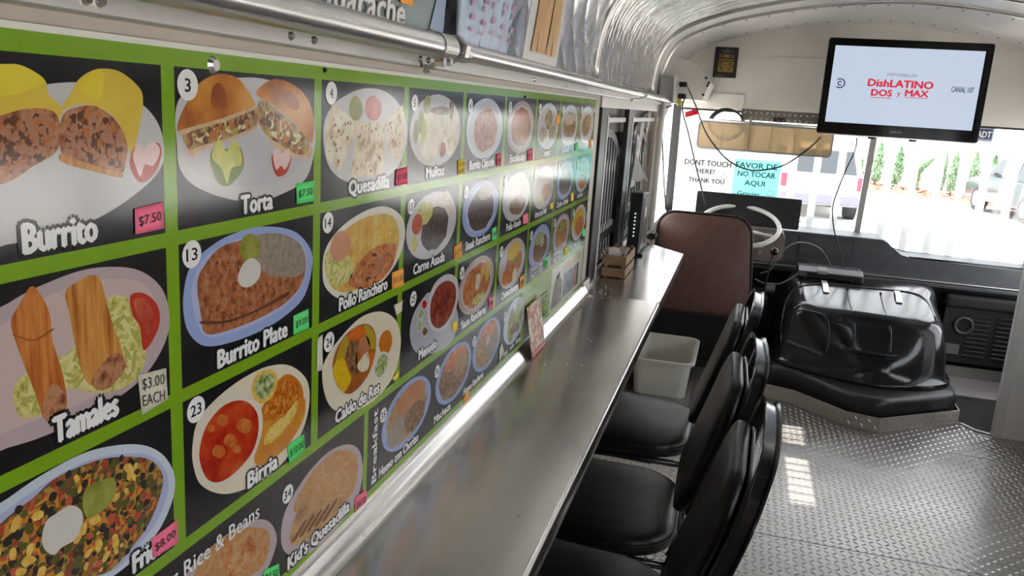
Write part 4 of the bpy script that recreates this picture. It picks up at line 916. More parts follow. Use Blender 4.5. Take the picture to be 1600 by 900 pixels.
frombm('clamp_bolt', bm, M_chrome, rail)
for y in (1.115, 3.25, -0.6):
    bm = bmesh.new(); b_sweep(bm, [(0.017, y, ZR - 0.032), (0.03, y, ZR - .020), (0.05, y, ZR - .018), (XR + .016, y, ZR - .008), (XR + .018, y, ZR + .005), (XR + .006, y, ZR + .017), (0.03, y, ZR + .020), (0.012, y, ZR + .034)], rect(0.004, 0.016), up=(0, 1, 0))
    frombm('strap', bm, M_alutrim, rail)
    cyl('strap_bolt', (0.016, y, ZR - .026), (0.024, y, ZR - .026), 0.005, M_chrome, rail, n=8); cyl('strap_bolt', (0.012, y, ZR + .030), (0.022, y, ZR + .030), 0.005, M_chrome, rail, n=8)

# posters and packets tucked above the rail --------------------------------
def leaned(name, y0, y1, z0, z1, x0, x1, mt, parent=None, th=0.0012, **kw):
    vs = []
    for z, x in ((z0, x0), (z1, x1)):
        for y in (y0, y1):
            vs += [(x, y, z), (x - th, y, z)]
    return raw(name, vs, [(0, 2, 6, 4), (1, 5, 7, 3), (0, 4, 5, 1), (2, 3, 7, 6), (0, 1, 3, 2), (4, 6, 7, 5)], mt, parent, **kw)
M_pos = mat('poster_teal_grey', (0.26, 0.31, 0.31), 0.25)
hp = empty('food_poster', label='teal grey food poster reading Huarache behind the grab rail', cat='poster')
leaned('poster_sheet', 0.35, 1.16, 1.487, 1.64, 0.020, 0.032, M_pos, hp)
y0, y1 = P(486, 10, 0, 0.022).y, P(629, 30, 0, 0.022).y
vs0 = text('caption', 'Huarache', (0.0242, y0, 1.506), (0, 1, 0), (0.08, 0, 1), y1 - y0, 0.034, mat('poster_white', (0.72, 0.71, 0.68), 0.3), hp, 0.03)
text('caption_outline', 'Huarache', (0.0236, y0, 1.506), (0, 1, 0), (0.08, 0, 1), y1 - y0, 0.034, mat('poster_grey', (0.16, 0.15, 0.15), 0.3), hp, 0.085)
raw('poster_corner', [(0.0238, 1.10, 1.500), (0.0238, 1.158, 1.500), (0.032, 1.158, 1.62), (0.0325, 1.15, 1.625)], [(0, 1, 2, 3)], mat('poster_blue', (0.30, 0.38, 0.52), 0.3), hp)
bm = bmesh.new(); b_prism(bm, [(P(622, 0, 0, .026).y, 1.578), (P(642, 0, 0, .026).y, 1.578), (P(642, 0, 0, .026).y, 1.533), (P(623, 0, 0, .026).y, 1.533)], 0, 0.0285, 0.0292)
o = frombm('price_sticker', bm, mat('sticker_orange', ST['orange'], 0.6), None, label='orange price sticker on the Huarache poster', cat='price sticker', group='price stickers on the menu board')
text('price_writing', '$10.00', (0.0295, P(624, 0, 0, .026).y, 1.552), (0, 1, 0), (0, 0, 1), 0.03, 0.010, M_ink, o, 0)
# blue and pink printed packets hanging in a clear bag
M_pk = noisy('packet_blue', [(0.50, 0.59, 0.72), (0.58, 0.67, 0.79)], 9, 0.35); M_pkp = mat('packet_pink', (0.60, 0.26, 0.42), 0.4)
def packet(y, z, L, wd, tilt, label):
    e = empty('snack_packet', label=label, cat='packet', group='packets hung above the rail')
    bm = bmesh.new(); n = 8; x = 0.036 + random.uniform(0, .006); rings = []
    c, s_ = math.cos(tilt), math.sin(tilt)
    for i in range(n + 1):
        t = i / n; pl = 0.011 * (math.sin(PI * t) ** 0.6) + 0.0008; ww = wd * (0.86 + 0.14 * math.sin(PI * t)); ring = []
        for k in range(12):
            a = 2 * PI * k / 12; u = ww / 2 * math.cos(a); d = pl * math.sin(a) * (1 - 0.3 * abs(math.cos(a))); v = -L / 2 + L * t
            ring.append(bm.verts.new((x + d + 0.07 * v, y + u * c - v * s_, z + u * s_ + v * c)))
        rings.append(ring)
    for i in range(n):
        for k in range(12): bm.faces.new((rings[i][k], rings[i][(k + 1) % 12], rings[i + 1][(k + 1) % 12], rings[i + 1][k]))
    bm.faces.new(rings[0][::-1]); bm.faces.new(rings[-1]); frombm('pouch', bm, M_pk, e, True)
    vs = []; fs = []
    for (u, v, a, b_) in ((0, L * .20, wd * .10, L * .045), (0.006, L * .06, wd * .20, L * .022), (-0.003, -L * .02, wd * .08, L * .03), (0.004, -L * .15, wd * .16, L * .028), (0.0, -L * .26, wd * .10, L * .018)):
        b0 = len(vs)
        for (du, dv) in ((-a, -b_), (a, -b_), (a, b_), (-a, b_)):
            uu, vv = u + du + dv * .25, v + dv; vs.append((x + 0.0128 + 0.07 * vv, y + uu * c - vv * s_, z + uu * s_ + vv * c))
        fs.append((b0, b0 + 1, b0 + 2, b0 + 3))
    raw('printed_mark', vs, fs, M_pkp, e)
PK = [(1.215, 1.565, .16, .055, .12, 'blue printed snack packet beside the poster edge'), (1.262, 1.560, .15, .058, -.1, 'blue printed snack packet second from the poster edge'), (1.312, 1.572, .17, .060, .15, 'blue printed snack packet in the middle of the hanging bag'), (1.366, 1.566, .16, .062, -.06, 'blue printed snack packet second from the fried snack picture'), (1.428, 1.568, .17, .064, .1, 'blue printed snack packet next to the fried snack picture')]
for a in PK: packet(*a)
bag = empty('clear_bag', label='clear plastic bag holding the blue packets above the rail', cat='bag')
M_film = glass_mat('clear_film', (0.97, 0.97, 0.98), 0.12)
vs = []; fs = []
for i in range(15):
    for j in range(9):
        y = 1.17 + 0.30 * i / 14; z = 1.495 + 0.16 * j / 8; vs.append((0.056 + 0.004 * noise.noise((y * 30, z * 30, 1)) + 0.08 * (z - 1.495), y, z))
for i in range(14):
    for j in range(8): a = i * 9 + j; fs.append((a, a + 9, a + 10, a + 1))
raw('film', vs, fs, M_film, bag, True)
# picture of fried strips, standing on the rail
cp = empty('snack_picture', label='cut-out picture of golden fried strips standing above the rail', cat='poster')
leaned('picture_sheet', 1.475, 1.745, 1.493, 1.66, 0.058, 0.075, mat('picture_white', (0.66, 0.62, 0.58), 0.35), cp)
vs = []; fs = []
M_strip = noisy('fried_strip', [(0.48, 0.22, 0.05), (0.62, 0.34, 0.09), (0.68, 0.44, 0.16)], 40, 0.35, stretch=(1, 1, 0.12))
raw('picture_shadow', [(0.0598, 1.485, 1.52), (0.0598, 1.525, 1.515), (0.0745, 1.515, 1.655), (0.0745, 1.485, 1.655)], [(0, 1, 2, 3)], mat('picture_brown', (0.25, 0.15, 0.11), 0.35), cp)
for k in range(5):
    y = 1.535 + 0.038 * k; w_ = 0.019
    pts = []
    for i in range(9):
        t = i / 8; z = 1.516 + 0.14 * t; x = 0.0604 + (z - 1.493) * 0.102 + 0.0002 * k; off = 0.006 * math.sin(3 * t + k * 2)
        pts.append((x, y - w_ + off, z)); pts.append((x, y + w_ + off, z))
    raw('fried_strip', pts, [(2 * i, 2 * i + 1, 2 * i + 3, 2 * i + 2) for i in range(8)], M_strip, cp)

# ================================================================== BARRED SIDE WINDOWS (window_9)
gr = empty('window_9', kind='structure')
M_barw = mat('bar_grey_white', (0.72, 0.70, 0.70), 0.4); M_scr = noisy('dark_screen', [(0.018, 0.010, 0.010), (0.03, 0.018, 0.017)], 30, 0.8)
YG0, YG1 = 2.68, 4.40
box('pane', (-0.022, YG0, ZC), (-0.018, YG1, 1.46), glass_mat('tinted_glass', (0.85, 0.85, 0.85), 0.012), gr)
for (ya, yb_) in ((2.70, 2.83), (3.34, 3.47)):
    pass
    box('black_post', (-0.016, ya, ZC), (0.004, yb_, 1.445), M_blks, gr, 0.002)
    box('post_edge', (0.0042, yb_ - .012, ZC), (0.006, yb_ + .010, 1.40), M_barw, gr)
box('header_rail', (-0.016, YG0, 1.425), (0.006, YG1, 1.462), M_alutrim, gr, 0.002)
box('header_rail', (-0.016, YG0, 1.375), (-0.008, YG1, 1.392), M_barw, gr)
box('upper_panel', (-0.044, 2.67, 1.335), (-0.040, 4.39, 1.455), mat('added_panel_grey', (0.42, 0.39, 0.38), 0.5), gr)  # panel added to tone down the bright view above the grille
box('bottom_rail', (-0.016, YG0, ZC), (-0.004, YG1, ZC + 0.024), M_alutrim, gr, 0.002)
grille = empty('window_grille', label='arched white security grille with dark screen outside the side window', cat='security grille')
box('dark_screen', (-0.049, 2.665, 0.805), (-0.045, 4.395, 1.335), M_scr, grille)
def arch_bars(ya, yb_, zs, za, nm):
    n = 14; pts = []
    for k in range(n + 1):
        t = k / n; pts.append((-0.034, ya + (yb_ - ya) * t, zs + (za - zs) * math.sin(PI * t) ** 0.8))
    bm = bmesh.new(); b_sweep(bm, pts, rect(0.030, 0.004), up=(1, 0, 0)); frombm('arch', bm, M_barw, grille)
    nb = 8
    for k in range(1, nb + 1):
        t = k / (nb + 1); y = ya + (yb_ - ya) * t; zt = zs + (za - zs) * math.sin(PI * t) ** 0.8
        box('bar', (-0.0352, y - .010, 0.805), (-0.0325, y + .010, zt), M_barw, grille)
        box('bright_bar_foot', (-0.042, y - .014, 0.962), (-0.025, y + .014, 0.985), M_white, grille)  # white blocks paint in the bright rail top at the bar feet
        box('bright_bar_foot', (-0.042, y - .014, ZC + .022), (-0.025, y + .014, ZC + .042), M_white, grille)
arch_bars(2.80, 3.40, 1.245, 1.335, 'a'); arch_bars(3.46, 4.36, 1.255, 1.345, 'b')
box('middle_rail', (-0.044, 2.67, 0.925), (-0.028, 4.39, 0.962), M_blks, grille)
box('lower_rail', (-0.044, 2.67, 0.805), (-0.028, 4.39, 0.85), M_blks, grille)
# pink-lettered decal on the second window
dec = empty('window_decal', label='grey window decal with pink lettering behind the side window bars', cat='decal')
raw('decal_sheet', [(-0.017, 3.74, 1.08), (-0.017, 3.88, 1.08), (-0.017, 4.06, 1.37), (-0.017, 3.94, 1.37)], [(0, 1, 2, 3)], mat('decal_grey', (0.30, 0.27, 0.27), 0.4), dec)
for i, s in enumerate(('S', 'S', 'E')):
    text('decal_letter', s, (-0.0165, 3.88 - i * .03, 1.25 - i * 0.055), (0, 1, 0), (0, 0, 1), 0.10, 0.04, mat('decal_pink', (0.62, 0.08, 0.18), 0.4), dec, 0.04)

# ================================================================== FURNITURE AND FITTINGS
def copy_tree(o, parent=None):
    c = o.copy(); C.objects.link(c); c.parent = parent
    for ch in list(o.children):
        d = ch.copy(); C.objects.link(d); d.parent = c
        for gch in list(ch.children):
            e = gch.copy(); C.objects.link(e); e.parent = d
    return c
M_vinyl = noisy('black_vinyl', [(0.007, 0.0065, 0.0065), (0.011, 0.010, 0.010)], 30, 0.36, spec=0.35, bump=0.08, bscale=300)
M_frame = mat('black_chair_metal', (0.010, 0.010, 0.011), 0.16)
def padded(name, outline, thick, dome, mt, parent, place):
    """upholstered pad: outline (a,b) list, rounded edge, domed top; place(a,b,h) -> world"""
    cx = sum(p[0] for p in outline) / len(outline); cy = sum(p[1] for p in outline) / len(outline)
    rings = []
    for sc_, h in ((0.93, 0.0), (0.985, thick * .12), (1.0, thick * .35), (1.0, thick * .62), (0.985, thick * .82), (0.94, thick * .95), (0.86, thick * 1.0 + dome * .25), (0.6, thick + dome * .75), (0.3, thick + dome * .95)):
        rings.append([place(cx + (a - cx) * sc_, cy + (b - cy) * sc_, h) for a, b in outline])
    return loft(name, rings, mt, parent)
def make_chair():
    # local frame: chair faces -x; origin on the floor at the seat centre, back at +x
    t = empty('chair', cat='chair', group='black vinyl chairs along the counter')
    seat = [(x, y) for x, y in rrect(-0.20, 0.20, -0.222, 0.222, 0.11, 6)]
    seat = [(x, y * (1.0 - 0.10 * max(0, x) / 0.2)) for x, y in seat]
    s = padded('seat', seat, 0.055, 0.012, M_vinyl, t, lambda a, b, h: (a, b, 0.405 + h))
    bm = bmesh.new(); b_sweep(bm, [(x * 1.005, y * 1.005, 0.438) for x, y in seat], circ(0.0035, 6), closed=True); frombm('piping', bm, M_vinyl, s, True)
    def bk(b, z):      # point on the back plane (leans away from the counter)
        f = (z - 0.46) / 0.40; return Vector((0.205 + 0.125 * f + 0.010 * math.sin(PI * f) - 0.10 * (b * b) * 0.8, b, z))
    back = rrect(-0.195, 0.195, 0.50, 0.835, 0.085, 6)
    nrm = Vector((-0.93, 0, 0.30)).normalized()
    padded('backrest', back, 0.034, 0.010, M_vinyl, t, lambda a, b, h: tuple(bk(a, b) + nrm * (h + 0.004)))
    padded('back_shell', back, 0.010, 0.003, M_frame, t, lambda a, b, h: tuple(bk(a, b) - nrm * (h - 0.004)))
    # inverted U back frame, channel section, running down into the rear legs
    U = [(-0.205, 0.43), (-0.215, 0.55), (-0.215, 0.75), (-0.190, 0.850), (-0.13, 0.882), (0.0, 0.888), (0.13, 0.882), (0.190, 0.850), (0.215, 0.75), (0.215, 0.55), (0.205, 0.43)]
    path = [bk(b, z) + Vector((0.012, 0, 0)) for b, z in U]; path = spline([tuple(p) for p in path], 5)
    bm = bmesh.new()
    ch = [(-0.010, -0.016), (-0.005, -0.016), (0.004, -0.011), (0.004, 0.011), (-0.005, 0.016), (-0.010, 0.016), (-0.007, 0.012), (-0.001, 0.009), (-0.001, -0.009), (-0.007, -0.012)]
    # orient the wide side of the channel across the back plane
    pts = [Vector(p) for p in path]; rings = []
    for i in range(len(pts)):
        tg = (pts[min(len(pts) - 1, i + 1)] - pts[max(0, i - 1)]).normalized(); a = nrm - tg * nrm.dot(tg); a.normalize(); outw = tg.cross(a).normalized()
        if outw.dot(pts[i] - Vector((0.27, 0, 0.62))) < 0: outw = -outw
        rings.append([bm.verts.new(pts[i] + outw * (-u) + a * v) for u, v in ch])
    K = len(ch)
    for i in range(len(pts) - 1):
        for k in range(K): bm.faces.new((rings[i][k], rings[i][(k + 1) % K], rings[i + 1][(k + 1) % K], rings[i + 1][k]))
    bm.faces.new(rings[0][::-1]); bm.faces.new(rings[-1]); f = frombm('back_frame', bm, M_frame, t)
    autosmooth(f, 35)
    for sg in (-1, 1):
        tube('leg', [tuple(bk(sg * 0.205, 0.45) + Vector((0.012, 0, 0))), (0.19, sg * 0.20, 0.36), (0.20, sg * 0.205, 0.2), (0.235, sg * 0.21, 0.0)], 0.0115, M_frame, t, sp=4)
        tube('leg', [(0.10, sg * 0.195, 0.395), (-0.10, sg * 0.195, 0.392), (-0.165, sg * 0.195, 0.35), (-0.18, sg * 0.20, 0.0)], 0.0115, M_frame, t, sp=4)
    for sg in (-1, 1): tube('side_rail', [(-0.12, sg * 0.195, 0.393), (0.20, sg * 0.20, 0.40)], 0.010, M_frame, t)
    tube('stretcher', [(0.205, -0.205, 0.17), (0.205, 0.205, 0.17)], 0.008, M_frame, t)
    tube('stretcher', [(-0.172, -0.197, 0.20), (-0.172, 0.197, 0.20)], 0.008, M_frame, t)
    return t
chair0 = make_chair()
spots = [(0.215, 1.485, -2, 'black vinyl chair nearest the camera, its seat cut by the picture edge'), (0.203, 1.965, 1, 'black vinyl chair in the middle of the row along the counter'), (0.203, 2.56, -1, 'black vinyl chair furthest along the counter, next to the grey tub')]
for i, (x, y, a, lb) in enumerate(spots):
    c = chair0 if i == 0 else copy_tree(chair0)
    c.location = (x, y, 0); c.rotation_euler = (0, 0, math.radians(a)); c['label'] = lb

# driver's seat ------------------------------------------------------------
M_brown = noisy('brown_vinyl', [(0.105, 0.048, 0.036), (0.14, 0.068, 0.052), (0.12, 0.056, 0.043)], 14, 0.45, bump=0.15, bscale=220)
ds = empty('driver_seat', label='brown vinyl driver seat seen from behind at the end of the counter', cat='seat')
YS = 4.70
out = rrect(0.035, 0.545, 0.31, 0.885, 0.095, 7)
out = [(x + (0.10 if x > .33 else -0.01) * (0.885 - z), z) for x, z in out]
def dsp(a, b, h): return (a, YS + h - 0.10 * (b - 0.31) * -0.3, b)
s = padded('backrest', out, 0.10, 0.02, M_brown, ds, dsp)
rp = [(a, YS - 0.006, b) for a, b in out]
bm = bmesh.new(); b_sweep(bm, [(a, YS + 0.012 + 0.03 * (b - 0.31), b) for a, b in out], circ(0.007, 6), closed=True); frombm('piping', bm, M_blks, s, True)
padded('cushion', rrect(0.06, 0.58, YS + 0.06, YS + 0.42, 0.08, 5), 0.10, 0.02, M_brown, ds, lambda a, b, h: (a, b, 0.34 + h))
boxes('pedestal', [((0.14, YS + 0.05, 0.04), (0.52, YS + 0.42, 0.34)), ((0.10, YS + 0.02, 0.0), (0.56, YS + 0.46, 0.04))], M_blkm, ds)
box('rear_skirt', (0.06, YS + 0.02, 0.05), (0.62, YS + 0.045, 0.36), mat('skirt_black', (0.006, 0.006, 0.006), 0.8), ds, 0.01)

# grey tub on the floor -----------------------------------------------------
M_tub = noisy('grey_tub_plastic', [(0.52, 0.51, 0.46), (0.60, 0.59, 0.53)], 6, 0.45)
tb = empty('tub', label='grey plastic bus tub on the floor behind the driver seat', cat='tub')
def rr3(x0, x1, y0, y1, r, z): return [(a, b, z) for a, b in rrect(x0, x1, y0, y1, r, 5)]
tx0, tx1, ty0, ty1, tz = 0.012, 0.345, 4.06, 4.60, 0.20
rings = [rr3(tx0 + .035, tx1 - .035, ty0 + .035, ty1 - .035, .05, 0.001), rr3(tx0 + .02, tx1 - .02, ty0 + .02, ty1 - .02, .05, tz - .02), rr3(tx0 + .018, tx1 - .018, ty0 + .018, ty1 - .018, .05, tz - .02),
         rr3(tx0, tx1, ty0, ty1, .06, tz - .018), rr3(tx0 - .002, tx1 + .002, ty0 - .002, ty1 + .002, .06, tz - .004), rr3(tx0 + .004, tx1 - .004, ty0 + .004, ty1 - .004, .056, tz),
         rr3(tx0 + .02, tx1 - .02, ty0 + .02, ty1 - .02, .05, tz - .004), rr3(tx0 + .026, tx1 - .026, ty0 + .026, ty1 - .026, .05, tz - .02), rr3(tx0 + .042, tx1 - .042, ty0 + .042, ty1 - .042, .045, 0.008)]
o = loft('tub_shell', rings, M_tub, tb); autosmooth(o, 40)

# wooden crate of packets on the counter -------------------------------------
M_wood = noisy('crate_wood', [(0.20, 0.12, 0.06), (0.34, 0.22, 0.12), (0.28, 0.17, 0.09)], 14, 0.6, stretch=(3, 1, 6), bump=0.2, bscale=120)
ck = empty('wooden_crate', label='small slatted wooden crate of condiment packets on the counter', cat='crate')
cx0, cx1, cy0, cy1 = 0.014, 0.100, 2.905, 3.150; zc = ZC
for z0, z1 in ((0.004, 0.036), (0.046, 0.080)):
    box('slat', (cx0, cy0, zc + z0), (cx1, cy0 + .007, zc + z1), M_wood, ck, 0.001); box('slat', (cx0, cy1 - .007, zc + z0), (cx1, cy1, zc + z1), M_wood, ck, 0.001)
    box('slat', (cx1 - .007, cy0 + .007, zc + z0), (cx1, cy1 - .007, zc + z1), M_wood, ck, 0.001); box('slat', (cx0, cy0 + .007, zc + z0), (cx0 + .007, cy1 - .007, zc + z1), M_wood, ck, 0.001)
for (x, y) in ((cx0 + .007, cy0 + .007), (cx1 - .019, cy0 + .007), (cx0 + .007, cy1 - .02), (cx1 - .019, cy1 - .02)): box('corner_post', (x, y, zc), (x + .012, y + .013, zc + .088), M_wood, ck, 0.001)
box('bottom', (cx0 + .007, cy0 + .007, zc + .002), (cx1 - .007, cy1 - .007, zc + .008), M_wood, ck)
M_pkt = noisy('printed_packet', [(0.62, 0.30, 0.26), (0.70, 0.62, 0.56), (0.60, 0.48, 0.40)], 60, 0.5)
for i, (x, y, z, rz, rx) in enumerate(((0.05, 2.955, .072, 25, 55), (0.068, 2.985, .080, -30, 40), (0.045, 3.03, .070, 60, 35), (0.055, 3.08, .066, 10, 25))):
    bm = bmesh.new(); b_box(bm, (-.022, -.030, -.002), (.022, .030, .002), 0.001, 1)
    M4 = Matrix.Translation((x, y, zc + z)) @ Matrix.Rotation(math.radians(rz), 4, 'Z') @ Matrix.Rotation(math.radians(rx), 4, 'X'); bmesh.ops.transform(bm, matrix=M4, verts=bm.verts)
    frombm('condiment_packet', bm, M_pkt, None, label=('pink condiment packet standing at the near end of the wooden crate', 'pale printed condiment packet leaning on the near rim of the crate', 'condiment packet in the middle of the wooden crate', 'condiment packet at the far end of the wooden crate')[i], cat='packet', group='condiment packets in the crate')

# black modem standing at the end of the counter ------------------------------
md = empty('modem', label='black upright modem with indicator lights at the end of the counter', cat='modem')
mx0, mx1, my0, my1, mz = 0.030, 0.082, 3.42, 3.60, ZC + 0.262
prism('case', [(my0 - .004, ZC + .01), (my1 + .05, ZC + .01), (my1 + .05, mz - .01), (my0 + .02, mz), (my0 + .006, mz - .004)], 0, mx0, mx1, M_blks, md, bevel=0.004)
box('side_panel', (mx1 - .001, my0 + .03, ZC + .02), (mx1 + .002, my1 + .04, mz - .02), mat('modem_grey', (0.05, 0.05, 0.052), 0.4), md)
box('base', (mx0 - .02, my0 - .006, ZC), (mx1 + .02, my1 + .06, ZC + .011), M_blks, md, 0.003)
M_led = mat('led_white', (0.7, 0.7, 0.7), 0.4, emit=(0.8, 0.9, 1.0), estr=0.8)
for k in range(7):
    z = mz - 0.085 - k * 0.0155
    cyl('indicator_light', (0.056, my0 - .0035, z), (0.056, my0 - .0065, z), 0.0034, M_led, md, n=8)
box('label_plate', (mx1 + .0015, my0 + .10, mz - .11), (mx1 + .0028, my0 + .15, mz - .07), M_whitep, md)
box('top_label', (mx0 + .012, my0 + .05, mz - .006), (mx1 - .012, my0 + .16, mz - .002), mat('modem_top', (0.30, 0.28, 0.27), 0.5), md)
# cable tangle behind the modem
pts = [(0.09 + 0.02 * math.sin(k * 1.7), 3.86 + 0.03 * math.cos(k * 2.3), ZC + 0.012 + 0.012 * (k % 3)) for k in range(12)]
tube('power_cable', pts, 0.004, M_cord, None, n=6, sp=5, label='tangled black cable on the counter behind the modem', cat='cable')

# printed flyer leaning at the foot of the menu board -------------------------
a, b = PW(811, 540)[0], PW(831, 540)[0]
fl = empty('menu_flyer', label='small printed menu flyer with red band leaning on the board at the counter', cat='flyer')
leaned('flyer_sheet', a, b, ZC + .003, ZC + .125, 0.034, 0.013, noisy('flyer_print', [(0.62, 0.50, 0.36), (0.30, 0.14, 0.06), (0.60, 0.46, 0.32), (0.42, 0.10, 0.06)], 90, 0.4, kind='voro'), fl)
leaned('red_band', a, b, ZC + .004, ZC + .016, 0.0348, 0.0327, mat('flyer_red', (0.50, 0.06, 0.05), 0.4), fl, 0.0005)

# white napkin tied to the window bars -----------------------------------------
p0 = P(992, 240, 0, 0.01); 
nk = empty('paper_napkin', label='white paper napkin tied to the side window bars above the modem', cat='napkin')
bm = bmesh.new(); tip = bm.verts.new((0.012, p0.y, 1.245)); cs = []
for k in range(7):
    t = k / 6; cs.append(bm.verts.new((0.012 + 0.045 * t + 0.010 * math.sin(k * 2.2), p0.y - 0.05 + 0.20 * t, 1.13 + 0.012 * math.sin(k * 1.9))))
for k in range(6): bm.faces.new((tip, cs[k], cs[k + 1]))
bmesh.ops.solidify(bm, geom=list(bm.faces), thickness=0.001); frombm('napkin_skirt', bm, M_whitep, nk)
bm = bmesh.new(); b_sweep(bm, spline([(0.012, p0.y, 1.245), (0.02, p0.y - .05, 1.28), (0.016, p0.y - .03, 1.315), (0.012, p0.y + .04, 1.30), (0.018, p0.y + .03, 1.26)], 5, True), circ(0.007, 6, 0.012), closed=True); frombm('napkin_knot', bm, M_whitep, nk, True)
tube('napkin_tie', [(-0.02, p0.y + .01, 1.30), (0.014, p0.y + .01, 1.285)], 0.003, M_whitep, nk)

# outlet box, cords, tags --------------------------------------------------------
ob = empty('outlet_box', label='grey metal electrical box above the driver window', cat='electrical box')
box('box_body', (0.012, 4.30, 1.475), (0.082, 4.75, 1.60), mat('galvanised', (0.42, 0.41, 0.40), 0.45, 0.7), ob, 0.003)
box('box_cover', (0.080, 4.28, 1.470), (0.090, 4.77, 1.605), M_alutrim, ob, 0.002)
def plug(z, lab):
    e = empty('plug', label=lab, cat='plug'); pz = z
    box('plug_body', (0.090, 4.50, z - .012), (0.128, 4.54, z + .014), M_blkm, e, 0.004)
    return e
pl1 = plug(1.570, 'upper black plug in the electrical box'); pl2 = plug(1.510, 'lower black plug in the electrical box')
c1 = [(0.128, 4.52, 1.570), P(1075, 138, 1, 4.6), P(1087, 165, 1, 4.7), P(1102, 205, 1, 4.8), P(1120, 232, 1, 4.85), P(1140, 252, 1, 4.9), P(1165, 264, 1, 4.92), P(1190, 266, 1, 4.92), P(1225, 258, 1, 4.92), P(1260, 235, 1, 4.92), P(1283, 214, 1, 4.93)]
tube('extension_cord', c1, 0.0045, M_cord, None, n=6, sp=6, label='black power cord drooping from the electrical box to the television', cat='cord')
c2 = [(0.128, 4.52, 1.510), P(1066, 170, 1, 4.6), P(1076, 210, 1, 4.75), P(1085, 250, 1, 4.9), P(1095, 290, 1, 5.0), P(1103, 322, 1, 5.02)]
tube('extension_cord', c2, 0.0042, M_cord, None, n=6, sp=6, label='black power cord dropping from the electrical box to behind the driver seat', cat='cord')
c3 = [P(1050, 165, 1, 4.5), P(1035, 178, 1, 4.5), P(1036, 250, 1, 4.6), P(1040, 320, 1, 4.7), P(1046, 335, 1, 4.75)]
tube('cable', c3, 0.004, M_cord, None, n=6, sp=6, label='thin black cable running down the white window post', cat='cord')
c4 = [P(1025, 165, 1, 4.35), P(1005, 180, 1, 4.0), P(993, 195, 1, 3.75), P(985, 215, 1, 3.6)]
tube('cable', c4, 0.009, M_cord, None, n=6, sp=6, label='thick black cable bundle looping over the side window bars', cat='cord')
q = [P(*c, 1, 4.55) for c in ((1060, 148), (1066, 148), (1063, 166), (1057, 165))]
bm = bmesh.new(); f0 = bm.faces.new([bm.verts.new(v) for v in q]); bmesh.ops.solidify(bm, geom=[f0], thickness=0.001)
frombm('cord_tag', bm, mat('tag_yellow', (0.60, 0.55, 0.03), 0.5), None, label='yellow warning tag on the lower cord', cat='tag')
q = [P(*c, 1, 4.72) for c in ((1070, 175), (1091, 169), (1092, 178), (1071, 184))]
bm = bmesh.new(); f0 = bm.faces.new([bm.verts.new(v) for v in q]); bmesh.ops.solidify(bm, geom=[f0], thickness=0.001)
frombm('red_tape', bm, mat('tape_red', (0.60, 0.03, 0.05), 0.4), None, label='red tape joining the two hanging cords', cat='tape')
# white diagonal brace and posts by the driver window
bm = bmesh.new(); b_sweep(bm, [P(1050, 152, 1, 4.55), P(1030, 190, 1, 4.5)], rect(0.004, 0.035)); frombm('trim_5', bm, M_white, None, kind='structure')
tube('conduit', [(0.022, 4.46, 1.50), (0.022, 4.47, 1.2), (0.022, 4.48, 0.80)], 0.014, M_white, None, label='white conduit pipe beside the driver side window', cat='pipe')

# television ------------------------------------------------------------------
tv = empty('television', label='flat screen television hanging below the ceiling at the front', cat='television')
YT = 4.90
tl = P(1294, 60, 1, YT); trr = P(1555, 68, 1, YT); bl_ = P(1277, 211, 1, YT); br_ = P(1528, 222, 1, YT)
tx0, tx1, tz0, tz1 = 0.826, 1.632, 1.366, 1.872
def tp(x, z, d=0.0):     # slight forward tilt of the set
    return (x, YT + (tz0 - z) * 0.0 + d, z)
prism('bezel', rrect(tx0, tx1, tz0, tz1, 0.012, 4), 1, YT, YT + 0.045, mat('bezel_black', (0.004, 0.004, 0.0045), 0.10, 0, 0.2), tv, bevel=0.004)
box('rear_housing', (tx0 + .08, YT + .045, tz0 + .05), (tx1 - .08, YT + .095, tz1 - .05), M_blks, tv, 0.01)
sx0, sx1, sz0, sz1 = tx0 + 0.036, tx1 - 0.040, tz0 + 0.064, tz1 - 0.040
M_scrn = noisy('screen_glow', [(0.02, 0.02, 0.02), (0.03, 0.03, 0.03)], 2, 0.25)
b = M_scrn.node_tree.nodes['Principled BSDF']; b.inputs['Emission Color'].default_value = (0.55, 0.64, 0.78, 1); b.inputs['Emission Strength'].default_value = 0.88
box('screen', (sx0, YT - .0035, sz0), (sx1, YT + .002, sz1), M_scrn, tv)
M_sred = mat('screen_red', (0.02, 0, 0), 0.3, emit=(0.62, 0.012, 0.045), estr=1.0); M_snavy = mat('screen_navy', (0, 0, 0), 0.3, emit=(0.012, 0.02, 0.07), estr=1.0); M_sgrey = mat('screen_maroon', (0, 0, 0), 0.3, emit=(0.22, 0.10, 0.16), estr=1.0)
def stext(s, px0, px1, py, h, mt, bold):
    a, b = P(px0, py, 1, YT - .004), P(px1, py, 1, YT - .004)
    text('screen_text', s, (a.x, YT - .0042, a.z), (1, 0, 0), (0, 0, 1), b.x - a.x, h, mt, tv, bold)
stext('DISPONIBLE EN', 1386, 1432, 118.5, 0.015, M_sgrey, 0.0)
stext('DishLATINO', 1356, 1458, 134, 0.037, M_sred, 0.05)
stext('DOS', 1361, 1393, 149, 0.033, M_sred, 0.055); stext('MAX', 1414, 1450, 150, 0.033, M_sred, 0.05); stext('y', 1401, 1407, 149.5, 0.026, M_sred, 0.01)
stext('CANAL 107', 1486, 1521, 143.5, 0.028, M_snavy, 0.012)
for (x0_, x1_) in ((1360, 1392), (1413, 1449)):
    a, b = P(x0_, 151.5, 1, YT), P(x1_, 153, 1, YT); box('screen_underline', (a.x, YT - .0042, a.z - .003), (b.x, YT - .0036, a.z), M_sred, tv)
